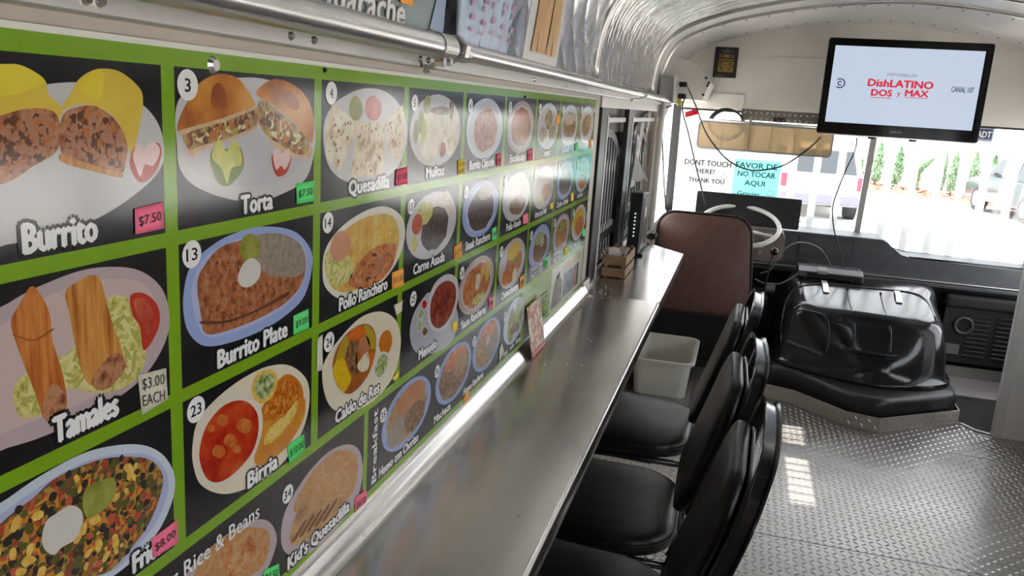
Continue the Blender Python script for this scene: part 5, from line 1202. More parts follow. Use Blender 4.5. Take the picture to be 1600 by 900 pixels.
# ring emblem at the left of the screen
a = P(1312.5, 130, 1, YT - .004); bm = bmesh.new(); R0 = 0.021
for (r0, r1, a0, a1) in ((0.0205, 0.0265, -130, 130), (0.0070, 0.0125, 40, 320)):
    K = 28; v = []
    for k in range(K + 1):
        an = math.radians(a0 + (a1 - a0) * k / K); v.append((bm.verts.new((a.x + r0 * math.cos(an), YT - .0042, a.z + r0 * math.sin(an))), bm.verts.new((a.x + r1 * math.cos(an), YT - .0042, a.z + r1 * math.sin(an)))))
    for k in range(K): bm.faces.new((v[k][0], v[k][1], v[k + 1][1], v[k + 1][0]))
frombm('screen_emblem', bm, M_snavy, tv)
a, b = P(1390, 208, 1, YT), P(1409, 208, 1, YT); text('maker_name', 'SAMSUNG', (a.x, YT - .001, 1.392), (1, 0, 0), (0, 0, 1), b.x - a.x, 0.011, mat('silver_print', (0.45, 0.45, 0.46), 0.3), tv, 0.01)
for (px) in (1361, 1426):
    a = P(px, 220, 1, YT); box('mount_tab', (a.x - .018, YT - .002, tz0 - .014), (a.x + .018, YT + .03, tz0 + .001), M_blks, tv, 0.002)
box('bottom_strip', (tx0 + .01, YT - .003, tz0 - .004), (tx1 - .01, YT + .03, tz0 + .004), M_chrome, tv, 0.002)
boxes('wall_mount', [((1.10, YT + .09, 1.50), (1.36, YT + .11, 1.75)), ((1.19, YT + .10, 1.56), (1.27, YF - .01, 1.68)), ((1.08, YF - .02, 1.48), (1.38, YF - .0005, 1.76))], M_blks, tv)
c5 = [P(1339, 215, 1, 4.93), P(1336, 235, 1, 4.93), P(1322, 265, 1, 4.95), P(1308, 300, 1, 4.98), P(1301, 325, 1, 5.0), P(1303, 358, 1, 5.02), P(1311, 385, 1, 5.03), P(1316, 405, 1, 5.03), P(1319, 424, 1, 5.03)]
tube('antenna_cable', c5, 0.004, M_cord, None, n=6, sp=6, label='thin black cable hanging from the television to the receiver box', cat='cord')

# bus emergency notice on the bulkhead --------------------------------------------
nt_ = empty('safety_placard', label='dark placard with yellow bus drawings on the front bulkhead', cat='placard')
box('placard_board', (0.216, YF - .008, 1.653), (0.354, YF - .0003, 1.832), mat('placard_black', (0.018, 0.012, 0.010), 0.4), nt_, 0.002)
M_py = mat('placard_yellow', (0.34, 0.22, 0.05), 0.5); M_pg = mat('placard_grey', (0.22, 0.20, 0.19), 0.5)
def pq(u0, u1, v0, v1, mt, d=0.0090): return box('placard_print', (0.216 + .138 * u0, YF - d, 1.653 + .179 * v0), (0.216 + .138 * u1, YF - d + .0012, 1.653 + .179 * v1), mt, nt_)
pq(.2, .82, .56, .76, M_py); pq(.18, .84, .19, .52, M_py)
for (u0, u1, v0, v1) in ((.24, .38, .69, .74), (.64, .78, .69, .74), (.2, .49, .60, .67), (.52, .82, .60, .67), (.22, .37, .45, .49), (.64, .79, .45, .49), (.2, .40, .40, .43), (.45, .56, .40, .43), (.62, .82, .40, .43), (.24, .36, .33, .37), (.68, .80, .33, .37), (.30, .38, .25, .31), (.64, .72, .25, .31), (.42, .44, .22, .36), (.58, .60, .22, .36)): pq(u0, u1, v0, v1, mat('placard_dark', (0.05, 0.02, 0.012), 0.4), 0.0096)
for v, s in ((.87, (.25, .78)), (.815, (.35, .68)), (.92, (.44, .6)), (.05, (.15, .45))): pq(s[0], s[1], v, v + .022, M_pg)

# sun visor, tread-plate strip and coiled cable ------------------------------------
M_visor = glass_mat('visor_amber', (0.62, 0.50, 0.33), 0.10)
vt = M_visor.node_tree; df = nd(vt, 'ShaderNodeBsdfDiffuse'); df.inputs[0].default_value = (0.62, 0.50, 0.34, 1); mx2 = nd(vt, 'ShaderNodeMixShader'); mx2.inputs[0].default_value = 0.62
out_ = [n for n in vt.nodes if n.type == 'OUTPUT_MATERIAL'][0]; old = out_.inputs[0].links[0].from_socket; vt.links.new(old, mx2.inputs[1]); vt.links.new(df.outputs[0], mx2.inputs[2]); vt.links.new(mx2.outputs[0], out_.inputs[0])
vs_ = empty('sun_visor', label='tan translucent sun visor in a grey frame at the top of the windshield', cat='sun visor')
YV = 5.12; va, vb = P(1093, 188, 1, YV), P(1298, 240, 1, YV)
vr = rrect(va.x, vb.x, 1.232, 1.385, 0.022, 4)
prism('visor_sheet', vr, 1, YV, YV + 0.006, M_visor, vs_)
bm = bmesh.new(); b_sweep(bm, [(x, YV + .003, z) for x, z in vr], circ(0.007, 6), closed=True); frombm('visor_frame', bm, mat('visor_frame', (0.36, 0.34, 0.31), 0.4), vs_, True)
for t in (0.18, 0.36, 0.55, 0.73, 0.9):
    x = va.x + (vb.x - va.x) * t; box('visor_rib', (x - .002, YV - .002, 1.24), (x + .002, YV + .008, 1.38), mat('visor_rib', (0.46, 0.38, 0.26), 0.5), vs_)
box('visor_clip', (va.x + .285, YV - .012, 1.236), (va.x + .300, YV + .006, 1.43), mat('clip_brown', (0.30, 0.23, 0.16), 0.5), vs_, 0.002)
tube('visor_rod', [(va.x - .02, YV, 1.398), (vb.x, YV, 1.394)], 0.008, M_alutrim, vs_)
for x in (0.27, 0.87): box('visor_bracket', (x - .012, YV - .005, 1.392), (x + .012, YF + .005, 1.404), M_alutrim, vs_)
tpl = empty('tread_strip', label='tread plate strip above the sun visor', cat='metal strip')
ta = P(1158, 178, 1, 5.20)
box('strip_sheet', (ta.x, 5.20, 1.409), (1.02, 5.206, 1.474), M_plate, tpl)
lv2, lf2 = lv, lf; lv, lf = [], []
o_ = Vector((0, 5.1998, 0)); ex, ey = Vector((1, 0, 0)), Vector((0, 0, 1))
for i in range(int((1.0 - ta.x) / .032)):
    for j in range(2): lug(ta.x + .02 + i * .032, 1.42 + j * .034, 0, math.radians(45 if (i + j) % 2 else -45), 0.012, 0.0035, 0.002, ex, ey, o_)
raw('tread_lugs', lv, lf, M_lug, tpl, kind='stuff')
box('strip_slot', (P(1208, 183, 1, 5.2).x, 5.1985, 1.408), (P(1228, 183, 1, 5.2).x, 5.2005, 1.436), mat('slot_dark', (0.03, 0.012, 0.01), 0.5), tpl)
for x in (0.45, 0.95): box('strip_bracket', (x - .012, 5.205, 1.455), (x + .012, YF - .0005, 1.472), M_alutrim, tpl)
cpts = []
for k in range(40):
    a = 2 * PI * k / 13; c_ = P(1133, 193, 1, 5.08); cpts.append((c_.x + 0.098 * math.cos(a) + .006 * (k // 13), 5.165 - 0.009 * (k // 13), c_.z + 0.085 * math.sin(a) - .004 * (k // 13)))
cpts += [P(1152, 195, 1, 5.15), P(1165, 205, 1, 5.15)]
tube('coiled_cable', cpts, 0.0065, M_cord, None, n=6, sp=3, label='coil of thick black cable hung beside the sun visor', cat='cable')

# hand-written paper signs on the windshield ---------------------------------------
def sign(name, px, lines, colr, ink, label, z0, z1, x0, x1):
    e = empty(name, label=label, cat='sign'); yy = ypl((z0 + z1) / 2) - 0.004
    vs = []
    for z in (z0, z1):
        for x in (x0, x1): vs += [(x, ypl(z) + .008, z), (x, ypl(z) + .0095, z)]
    mt = bpy.data.materials.new('sign_paper_' + colr); mt.use_nodes = True; nt = mt.node_tree; b = nt.nodes['Principled BSDF']
    col = {'white': (0.80, 0.80, 0.78), 'aqua': (0.50, 0.86, 0.85)}[colr]; b.inputs['Base Color'].default_value = (*col, 1); b.inputs['Roughness'].default_value = 0.8
    tl_ = nd(nt, 'ShaderNodeBsdfTranslucent'); tl_.inputs[0].default_value = (*col, 1); mx_ = nd(nt, 'ShaderNodeMixShader'); mx_.inputs[0].default_value = 0.55
    oo = nt.nodes['Material Output']; nt.links.new(b.outputs[0], mx_.inputs[1]); nt.links.new(tl_.outputs[0], mx_.inputs[2]); nt.links.new(mx_.outputs[0], oo.inputs[0])
    raw('sign_sheet', vs, [(0, 2, 6, 4), (1, 5, 7, 3), (0, 4, 5, 1), (2, 3, 7, 6), (0, 1, 3, 2), (4, 6, 7, 5)], mt, e)
    for (s, u0, u1, v, h) in lines:
        z = z0 + (z1 - z0) * v; xx = x0 + (x1 - x0) * u0
        text('sign_lettering', s, (xx, ypl(z) + 0.0068, z), (1, 0, 0), (0, (YW1 - YW0) / (BZ - .62), 1), (x1 - x0) * (u1 - u0), h, ink, e, 0.03)
    return e
INKG = mat('green_ink', (0.0, 0.10, 0.09), 0.6); INKK = mat('pencil_ink', (0.015, 0.015, 0.02), 0.6)
sa, sb = P(1066, 245, 1, 5.43), P(1146, 250, 1, 5.43); s3, s4 = P(1148, 250, 1, 5.43), P(1222, 252, 1, 5.43)
e = sign('paper_sign', None, [("DONT TOUCH", .12, .97, .74, .034), ('HERE!', .36, .68, .50, .030), ('THANK YOU', .22, .88, .22, .030)], 'white', INKK, 'white handwritten sign reading DONT TOUCH HERE on the windshield', 0.955, 1.165, sa.x - .02, sb.x)
e2 = sign('paper_sign', None, [('FAVOR DE', .04, .92, .76, .034), ('NO TOCAR', .10, .90, .52, .034), ('AQUI', .27, .70, .28, .032), ('Gracias', .14, .62, -.015, .028)], 'aqua', INKG, 'aqua handwritten sign reading FAVOR DE NO TOCAR AQUI on the windshield', 0.945, 1.172, s3.x, s4.x)
def smiley(e, x, z, r, ink):
    yy = ypl(z) + .0066
    bm = bmesh.new()
    b_sweep(bm, [(x + r * math.cos(math.radians(a)), yy, z + r * math.sin(math.radians(a))) for a in range(190, 361, 15)], circ(0.0014, 5))
    for d in (-.3, .15): b_sweep(bm, [(x + r * d, yy, z + r * .1), (x + r * d + .002, yy, z + r * .8)], circ(0.0014, 5))
    frombm('sign_smiley', bm, ink, e)
smiley(e, sb.x - .045, 1.055, .020, INKK); smiley(e2, s4.x - .045, .975, .022, INKK)

# blue security sticker on the windshield
ad = empty('security_sticker', label='blue and grey security sticker at the top of the windshield', cat='sticker')
a, b = P(1527, 202, 1, 5.38), P(1550, 221, 1, 5.38); x0_, x1_, z0_, z1_ = a.x - .02, b.x, 1.375, 1.455
raw('sticker_sheet', [(x, ypl(z) + .0085, z) for x, z in ((x0_, z0_), (x1_, z0_), (x1_, z1_), (x0_, z1_))], [(0, 1, 2, 3)], mat('sticker_grey', (0.36, 0.40, 0.48), 0.4), ad)
raw('sticker_blue', [(x, ypl(z) + .0078, z) for x, z in ((x0_ + .005, z0_ + .014), (x1_ - .008, z0_ + .014), (x1_ - .008, z1_ - .010), (x0_ + .005, z1_ - .010))], [(0, 1, 2, 3)], mat('sticker_navy', (0.015, 0.03, 0.16), 0.4), ad)
text('sticker_lettering', 'ADT', (x0_ + .022, ypl(1.41) + .0066, z0_ + .022), (1, 0, 0), (0, -.166, 1), x1_ - x0_ - .034, 0.036, M_whitep, ad, 0.03)

# steering wheel, column, gear lever ------------------------------------------------
sw = empty('steering_wheel', label='large white steering wheel in front of the driver seat', cat='steering wheel')
wc = Vector((0.48, 4.97, 0.808)); wr = 0.225; tilt = math.radians(24)
def wp(a, r, h=0.0):
    x, y = r * math.cos(a), r * math.sin(a); return (wc.x + x, wc.y + y * math.cos(tilt) - h * math.sin(tilt), wc.z + y * math.sin(tilt) + h * math.cos(tilt))
M_wheel = mat('ivory_wheel', (0.62, 0.60, 0.57), 0.3)
tube('rim', [wp(2 * PI * k / 48, wr) for k in range(48)], 0.0135, M_wheel, sw, n=12, closed=True)
for a in (-25, 155, 245):
    tube('spoke', [wp(math.radians(a), 0.02, -.02), wp(math.radians(a), wr - .005)], 0.010, M_wheel, sw)
cyl('hub', wp(0, 0, -.05), wp(0, 0, 0.012), 0.045, M_wheel, sw, r1=0.038, n=24)
tube('column', [wp(0, 0, -.04), (0.47, 5.10, 0.50)], 0.024, M_blks, sw)
gl_ = empty('gear_lever', label='gear lever with black ball knob beside the driver seat', cat='gear lever')
kb = P(1210, 393, 1, 4.72); bm = bmesh.new(); bmesh.ops.create_uvsphere(bm, u_segments=16, v_segments=10, radius=0.022, matrix=Matrix.Translation(kb)); frombm('knob', bm, M_blk, gl_, True)
tube('lever', [kb, P(1205, 405, 1, 4.72), P(1201, 424, 1, 4.72), (kb.x - .04, 4.78, 0.30), (kb.x - .05, 4.86, 0.0)], 0.005, M_blks, gl_, sp=4)
pd_ = empty('pedal_console', label='black floor console with chrome catch left of the engine cover', cat='console')
p = P(1192, 470, 1, 4.75); boxes('console_body', [((0.59, 4.62, 0.0), (0.69, 5.16, 0.20)), ((0.61, 4.86, 0.20), (0.69, 5.16, 0.42))], M_blkm, pd_, 0.01)
cyl('chrome_catch', (0.69, 4.70, .17), (0.706, 4.70, .17), 0.012, M_chrome, pd_, n=12)
bm = bmesh.new(); b_cyl(bm, (P(1200, 425, 1, 4.95).x, 4.95, .46), (P(1200, 425, 1, 4.95).x + .05, 4.95, .46), 0.035, n=18); frombm('valve_barrel', bm, mat('grey_metal', (0.25, 0.24, 0.24), 0.35, 0.8), pd_)

# dark monitor on the dash -------------------------------------------------------------
mo = empty('monitor', label='black flat monitor seen from behind on the dashboard', cat='monitor')
a, b = P(1090, 297, 1, 5.20), P(1254, 307, 1, 5.20)
prism('monitor_case', rrect(a.x, b.x, 0.79, 0.972, 0.012, 4), 1, 5.16, 5.20, M_blks, mo, bevel=0.005)
box('monitor_foot', (0.42, 5.155, 0.776), (0.62, 5.26, 0.791), M_blks, mo, 0.003)
p = P(1250, 347, 1, 5.17); box('side_button', (b.x, 5.17, p.z), (b.x + .010, 5.18, p.z + .006), M_blks, mo)

# ================================================================== ENGINE COVER
from mathutils.bvhtree import BVHTree
M_cover = noisy('engine_cover_black', [(0.013, 0.013, 0.014), (0.020, 0.020, 0.021)], 8, 0.15, rvar=0.03)
M_coverb = noisy('cover_base_black', [(0.016, 0.015, 0.015), (0.026, 0.024, 0.023)], 8, 0.42, bump=0.05, bscale=90)
ec = empty('engine_cover', label='big glossy black engine cover beside the driver seat', cat='engine cover')
def ring(ctrl, z0, slope=0.0, n=8):
    return [(p.x, p.y, z0 + slope * (p.y - 4.4)) for p in spline([(a, b, 0) for a, b in ctrl], n, True)]
def rc(ctrl, d):       # inset
    cx = sum(p[0] for p in ctrl) / len(ctrl); cy = sum(p[1] for p in ctrl) / len(ctrl); out = []
    for a, b in ctrl:
        v = Vector((a - cx, b - cy)); L = v.length; out.append((cx + v.x * (L - d) / L, cy + v.y * (L - d) / L))
    return out
def sc2(ctrl, f):
    cx = sum(p[0] for p in ctrl) / len(ctrl); cy = sum(p[1] for p in ctrl) / len(ctrl); return [(cx + (a - cx) * f, cy + (b - cy) * f) for a, b in ctrl]
PA = [(0.71, 5.12), (0.705, 4.75), (0.71, 4.50), (0.74, 4.42), (0.90, 4.33), (1.08, 4.125), (1.15, 4.09), (1.235, 4.082), (1.32, 4.14), (1.45, 4.235), (1.595, 4.345), (1.628, 4.42), (1.633, 4.55), (1.635, 4.85), (1.635, 5.12), (1.2, 5.15)]
PB = [(0.755, 5.10), (0.745, 4.75), (0.75, 4.57), (0.785, 4.48), (0.90, 4.40), (1.05, 4.325), (1.15, 4.29), (1.24, 4.28), (1.32, 4.295), (1.42, 4.335), (1.53, 4.41), (1.575, 4.47), (1.595, 4.58), (1.60, 4.85), (1.60, 5.10), (1.2, 5.12)]
PC = [(0.80, 5.08), (0.79, 4.78), (0.795, 4.62), (0.825, 4.53), (0.92, 4.46), (1.06, 4.42), (1.15, 4.405), (1.24, 4.40), (1.32, 4.405), (1.41, 4.42), (1.50, 4.46), (1.54, 4.52), (1.56, 4.62), (1.57, 4.85), (1.57, 5.08), (1.2, 5.10)]
base = loft('base_skirt', [ring(PA, 0.004), ring(PA, 0.12), ring(rc(PA, .01), 0.145), ring(rc(PA, .03), 0.152), ring(rc(PB, -.01), 0.155)], M_coverb, ec)
lid = loft('lid', [ring(rc(PB, -.022), 0.152), ring(rc(PB, -.026), 0.166), ring(rc(PB, -.02), 0.180), ring(PB, 0.188), ring(rc(PB, .006), 0.24, .02), ring([(a * .55 + c * .45, b * .55 + d * .45) for (a, b), (c, d) in zip(PB, PC)], 0.33, .06), ring(PC, 0.405, .12), ring(rc(PC, .02), 0.432, .16), ring(rc(PC, .05), 0.446, .185), ring(sc2(PC, .80), 0.452, .19), ring(sc2(PC, .5), 0.456, .19), ring(sc2(PC, .2), 0.457, .19)], M_cover, ec)
bmh = bmesh.new(); bmh.from_mesh(lid.data); bvh = BVHTree.FromBMesh(bmh)
def onlid(px, py, off=0.0):
    r = ray(px, py).normalized(); loc, nn, idx, d = bvh.ray_cast(CAM, r)
    if loc is None: loc = P(px, py, 1, 4.6); nn = Vector((0, -1, 0))
    if nn.dot(r) > 0: nn = -nn
    return loc + nn * off
def lidline(name, pts, r, mt, n=6, sp=4, off=0.0, parent=None):
    return tube(name, [onlid(*p, off) for p in pts], r, mt, parent or ec, n=n, sp=sp)
lidline('moulded_ridge', [(1324, 452), (1330, 480), (1335, 508), (1334, 530), (1332, 545)], 0.007, M_cover)
lidline('moulded_ridge', [(1376, 458), (1383, 485), (1391, 514), (1391, 535), (1390, 552)], 0.007, M_cover)
lidline('moulded_ridge', [(1232, 540), (1236, 505), (1246, 486), (1266, 487), (1288, 494), (1295, 512), (1293, 540), (1289, 556)], 0.006, M_cover)
lidline('foot_ledge', [(1231, 533), (1245, 540), (1262, 545), (1284, 555)], 0.012, mat('ledge_grey', (0.06, 0.06, 0.06), 0.45))
lidline('lid_edge', [(1226, 560), (1221, 530), (1224, 490), (1234, 462), (1250, 448), (1290, 444), (1350, 450), (1420, 457), (1448, 470), (1462, 500)], 0.006, M_cover)
lidline('strap', [(1325, 548), (1345, 551), (1375, 555), (1397, 558)], 0.009, M_blks, off=0.012)
for (px, py) in ((1329, 548), (1393, 558)):
    p = onlid(px, py); box('strap_mount', (p.x - .028, p.y - .014, p.z - .016), (p.x + .028, p.y + .02, p.z + .016), M_blks, ec, 0.004)
p = onlid(1356, 590); box('front_latch', (p.x - .018, p.y - .020, p.z - .075), (p.x + .018, p.y + .01, p.z + .030), M_coverb, ec, 0.004)
for (px, py) in ((1288, 450), (1402, 466)):
    a, b = onlid(px - 1, py - 10, .004), onlid(px + 3, py + 8, .004); bm = bmesh.new(); b_sweep(bm, [a, (a + b) / 2 + Vector((0, 0, .012)), b], rect(0.030, 0.006)); frombm('silver_clip', bm, mat('clip_silver', (0.55, 0.54, 0.52), 0.35, 0.6), ec)
bmh.free()
# tread plate kerb around the cover
TP = [(0.645, 4.80), (0.655, 4.345), (0.85, 4.288), (1.079, 4.073), (1.226, 4.040), (1.640, 4.350), (1.652, 5.10)]
kb_ = empty('tread_kerb', label='upright tread plate kerb wrapped around the engine cover', cat='metal kerb')
bm = bmesh.new()
for i in range(len(TP) - 1):
    pass
rg = [[bm.verts.new((x, y, z)) for z in (0.001, 0.072)] for x, y in TP]; rg2 = [[bm.verts.new((x + (1.15 - x) * .012, y + .006, z)) for z in (0.001, 0.072)] for x, y in TP]
for i in range(len(TP) - 1):
    bm.faces.new((rg[i][0], rg[i + 1][0], rg[i + 1][1], rg[i][1])); bm.faces.new((rg2[i][0], rg2[i][1], rg2[i + 1][1], rg2[i + 1][0])); bm.faces.new((rg[i][1], rg[i + 1][1], rg2[i + 1][1], rg2[i][1]))
frombm('kerb_sheet', bm, noisy('kerb_steel', [(0.42, 0.38, 0.34), (0.52, 0.48, 0.44)], 6, 0.4, 0.4), kb_)
lv, lf = [], []
for i in range(1, len(TP) - 2):
    a, b = Vector((*TP[i], 0)), Vector((*TP[i + 1], 0)); ex = (b - a).normalized(); L = (b - a).length; n = int(L / .0265)
    for k in range(n):
        for j in range(2): lug((k + .5) * L / n, .022 + j * .029, 0, math.radians(45 if (k + j) % 2 else -45), ex=ex, ey=Vector((0, 0, 1)), o=a)
raw('tread_lugs', lv, lf, M_lug, kb_, kind='stuff')

# receiver box on the cover ---------------------------------------------------------
rb = empty('receiver_box', label='dark grey receiver box on top of the engine cover', cat='receiver box')
M_rb = mat('receiver_grey', (0.075, 0.075, 0.078), 0.4)
rx0, rx1, ry0, ry1, rz0 = 0.835, 1.185, 4.90, 5.10, 0.562
prism('case', [(ry0, rz0), (ry1, rz0), (ry1, rz0 + .045), (ry0 + .06, rz0 + .052), (ry0 + .008, rz0 + .030)], 0, rx0, rx1, M_rb, rb, bevel=0.004)
box('front_panel', (rx0 + .05, ry0 - .002, rz0 + .003), (rx1 - .01, ry0 + .004, rz0 + .028), M_blk, rb)
for k in range(22): box('vent_slot', (rx0 + .06 + k * .0125, ry0 + .065, rz0 + .0505), (rx0 + .066 + k * .0125, ry1 - .01, rz0 + .0525), M_blkm, rb)
bm = bmesh.new(); b_sweep(bm, [(rx0 + .13, ry0 - .004, rz0 + .024), (rx0 + .13, ry0 + .01, rz0 + .040), (rx0 + .13, ry0 + .055, rz0 + .056)], rect(0.05, 0.002)); frombm('card', bm, mat('card_grey', (0.20, 0.19, 0.18), 0.5), rb)
box('foot', (rx0 + .03, ry0 + .02, rz0 - .012), (rx0 + .06, ry1 - .02, rz0 + .001), M_blkm, rb); box('foot', (rx1 - .06, ry0 + .02, rz0 - .012), (rx1 - .03, ry1 - .02, rz0 + .001), M_blkm, rb)
c6 = [P(1299, 420, 1, 5.08), P(1292, 403, 1, 5.05), P(1280, 388, 1, 5.0), P(1262, 380, 1, 4.95), P(1243, 380, 1, 4.9), P(1225, 390, 1, 4.86), P(1212, 408, 1, 4.84), P(1203, 422, 1, 4.84), P(1188, 427, 1, 4.84)]
tube('signal_cable', c6, 0.0042, mat('grey_cord', (0.10, 0.10, 0.10), 0.4), None, n=6, sp=6, label='grey cable arching from the receiver box towards the steering column', cat='cord')
c7 = [(rx0 + .01, ry0 + .03, rz0 + .015), P(1232, 437, 1, 4.88), P(1215, 444, 1, 4.84), P(1195, 443, 1, 4.82), P(1180, 436, 1, 4.8)]
tube('signal_cable', c7, 0.0042, mat('grey_cord', (0.1, 0.1, 0.1), 0.4), None, n=6, sp=6, label='grey cable sagging from the left end of the receiver box', cat='cord')

# heater, step well, modesty panel, door ----------------------------------------------
ht = empty('heater', label='black heater with louvres and round vent under the dashboard', cat='heater')
hx0, hx1, hz0, hz1, hy = 1.69, 2.10, 0.10, 0.465, 5.19
prism('housing', rrect(hx0, hx1, hz0, hz1, 0.025, 3), 1, hy, hy + .085, M_blks, ht, bevel=0.004)
box('top_bulge', (hx0 - .01, hy - .035, hz1 - .035), (hx1, hy + .08, hz1 + .04), M_blkm, ht, 0.02, 3)
for c_ in range(2):
    for k in range(10):
        x = hx0 + .13 + c_ * .15; z = hz0 + .045 + k * .0265
        bm = bmesh.new(); b_box(bm, (x, hy - .012, z), (x + .115, hy + .002, z + .010), 0.002, 1); bmesh.ops.rotate(bm, cent=(x, hy, z + .005), matrix=Matrix.Rotation(math.radians(0), 3, 'X'), verts=bm.verts); frombm('louvre', bm, M_blks, ht)
p = P(1505, 508, 1, hy)
bm = bmesh.new(); b_sweep(bm, [(p.x + .046 * math.cos(2 * PI * k / 24), hy - .012, p.z + .046 * math.sin(2 * PI * k / 24)) for k in range(24)], circ(0.009, 6), closed=True); frombm('vent_ring', bm, mat('vent_grey', (0.08, 0.08, 0.08), 0.35), ht, True)
for k in range(4): box('vent_blade', (p.x - .038, hy - .010, p.z - .03 + k * .018), (p.x + .038, hy - .004, p.z - .025 + k * .018), M_blks, ht)
box('rating_label', (hx0 + .02, hy - .002, hz0 + .05), (hx0 + .11, hy + .001, hz0 + .11), mat('label_grey', (0.16, 0.16, 0.16), 0.5), ht)
sc_ = empty('step_box', label='grey metal box in the entrance step well below the heater', cat='metal box')
M_grm = noisy('grey_painted_metal', [(0.11, 0.11, 0.11), (0.15, 0.145, 0.14)], 6, 0.5)
box('box_body', (1.70, 4.86, -0.42), (2.18, 5.22, 0.0), M_grm, sc_, 0.004)
box('box_lid', (1.69, 4.85, -0.004), (2.19, 5.22, 0.008), mat('worn_lid', (0.36, 0.33, 0.31), 0.45, 0.3), sc_, 0.003)
box('kick_plate', (1.69, 5.205, 0.008), (2.18, 5.213, 0.075), M_plate, sc_)
bm = bmesh.new()
for (x, z) in ((1.80, -.05), (1.93, -.045), (1.93, -.10)): b_cyl(bm, (x, 4.861, z), (x, 4.855, z), 0.008, n=8)
frombm('box_bolt', bm, M_grm, sc_)
# step well
st = empty('floor_step', kind='structure')
boxes('step', [((1.655, 4.255, -0.45), (W, 5.35, -0.42)), ((1.645, 4.33, -0.45), (1.656, 5.35, -0.03)), ((1.76, 4.243, -0.45), (W, 4.254, -0.03))], M_grm, st)
bm = bmesh.new(); b_sweep(bm, [(1.655, 4.36, 0.004), (1.70, 4.285, 0.004), (1.765, 4.253, 0.004)], rect(0.02, 0.006)); frombm('step_nosing', bm, M_alutrim, st)
mp_ = empty('modesty_panel', label='brushed metal panel with upright post at the right edge by the steps', cat='panel')
M_pan = noisy('brushed_panel', [(0.66, 0.65, 0.64), (0.78, 0.77, 0.76)], 4, 0.4, 0.15, detail=8)
box('panel_sheet', (1.80, 4.232, 0.0), (W - .002, 4.240, 1.12), M_pan, mp_)
box('post', (1.760, 4.215, 0.0), (1.800, 4.255, 1.97), noisy('post_paint', [(0.58, 0.57, 0.55), (0.68, 0.67, 0.65)], 5, 0.35, 0.2), mp_, 0.005)
bm = bmesh.new()
for k in range(9): b_cyl(bm, (1.812, 4.233, .06 + k * .12), (1.812, 4.229, .06 + k * .12), 0.004, n=6)
frombm('rivet', bm, M_pan, mp_, kind='stuff')
dr = empty('door_1', kind='structure')
boxes('door_frame', [((W, 4.27, -0.42), (W + .03, 4.33, 1.47)), ((W, 5.22, -0.42), (W + .03, 5.28, 1.47)), ((W, 4.27, 1.42), (W + .03, 5.28, 1.47)), ((W, 4.27, -0.42), (W + .03, 5.28, -0.34)), ((W, 4.76, -0.42), (W + .03, 4.80, 1.47))], M_blks, dr)
box('pane', (W + .012, 4.33, 0.50), (W + .016, 4.76, 1.42), M_glass, dr); box('pane', (W + .012, 4.80, 0.50), (W + .016, 5.22, 1.42), M_glass, dr)
box('door_leaf', (W + .006, 4.33, -0.34), (W + .022, 4.76, 0.50), M_blks, dr); box('door_leaf', (W + .006, 4.80, -0.34), (W + .022, 5.22, 0.50), M_blks, dr)

# ================================================================== OUTSIDE
GZ = -0.75
M_gnd = noisy('parking_concrete', [(0.46, 0.45, 0.43), (0.54, 0.53, 0.51)], 1.5, 0.85)
gv = []; gf = []
raw('ground', [(-60, -60, GZ), (60, -60, GZ), (60, 90, GZ), (-60, 90, GZ)], [(0, 1, 2, 3)], M_gnd, None, kind='structure')
def bl(x): return 36.2 - 1.0 * x           # line of the planting bed
def slab(name, x0, x1, d0, d1, z0, z1, mt, **kw):
    n = Vector((1.0, 1.0, 0)).normalized(); vs = []
    for z in (z0, z1):
        for (x, d) in ((x0, d0), (x1, d0), (x1, d1), (x0, d1)): vs.append((x + n.x * d, bl(x) + n.y * d, z))
    return raw(name, vs, [(3, 2, 1, 0), (4, 5, 6, 7), (0, 1, 5, 4), (1, 2, 6, 5), (2, 3, 7, 6), (3, 0, 4, 7)], mt, **kw)
M_mul = noisy('bark_mulch', [(0.20, 0.07, 0.04), (0.34, 0.15, 0.10), (0.42, 0.24, 0.17)], 3, 0.9, kind='noise', detail=8)
slab('planting_bed', -14, 30, 0, 1.6, GZ, GZ + 0.10, M_mul, kind='structure')
mv = []; mf = []
for _ in range(2600):
    x = random.uniform(-2, 14); d = random.uniform(0.02, 1.55); c = Vector((x + .7 * d, bl(x) + .7 * d, GZ + .10)); r = random.uniform(.03, .09); b0 = len(mv)
    a = random.uniform(0, PI)
    for (u, v, h) in ((-r, -r * .4, 0), (r, -r * .4, random.uniform(0, .05)), (r, r * .4, random.uniform(0.02, .07)), (-r, r * .4, .03)): mv.append((c.x + u * math.cos(a) - v * math.sin(a), c.y + u * math.sin(a) + v * math.cos(a), c.z + h))
    mf.append((b0, b0 + 1, b0 + 2, b0 + 3))
raw('bark_chips', mv, mf, noisy('bark_chip', [(0.26, 0.09, 0.05), (0.46, 0.24, 0.17)], 2, 0.9), None, kind='stuff', label='brown bark chips covering the planting bed outside', cat='bark chips')
slab('low_block_wall', -14, 30, 1.6, 1.85, GZ, 0.25, noisy('grey_block_wall', [(0.30, 0.31, 0.30), (0.38, 0.39, 0.38)], 1.2, 0.8), label='low grey block wall behind the shrubs outside', cat='wall')  # low block wall along the back of the planting bed
slab('boundary_wall', -14, 30, 2.4, 2.6, GZ, 2.6, noisy('white_wall_paint', [(0.66, 0.67, 0.67), (0.72, 0.73, 0.73)], 1, 0.8), label='tall white boundary wall beyond the planting bed', cat='wall')
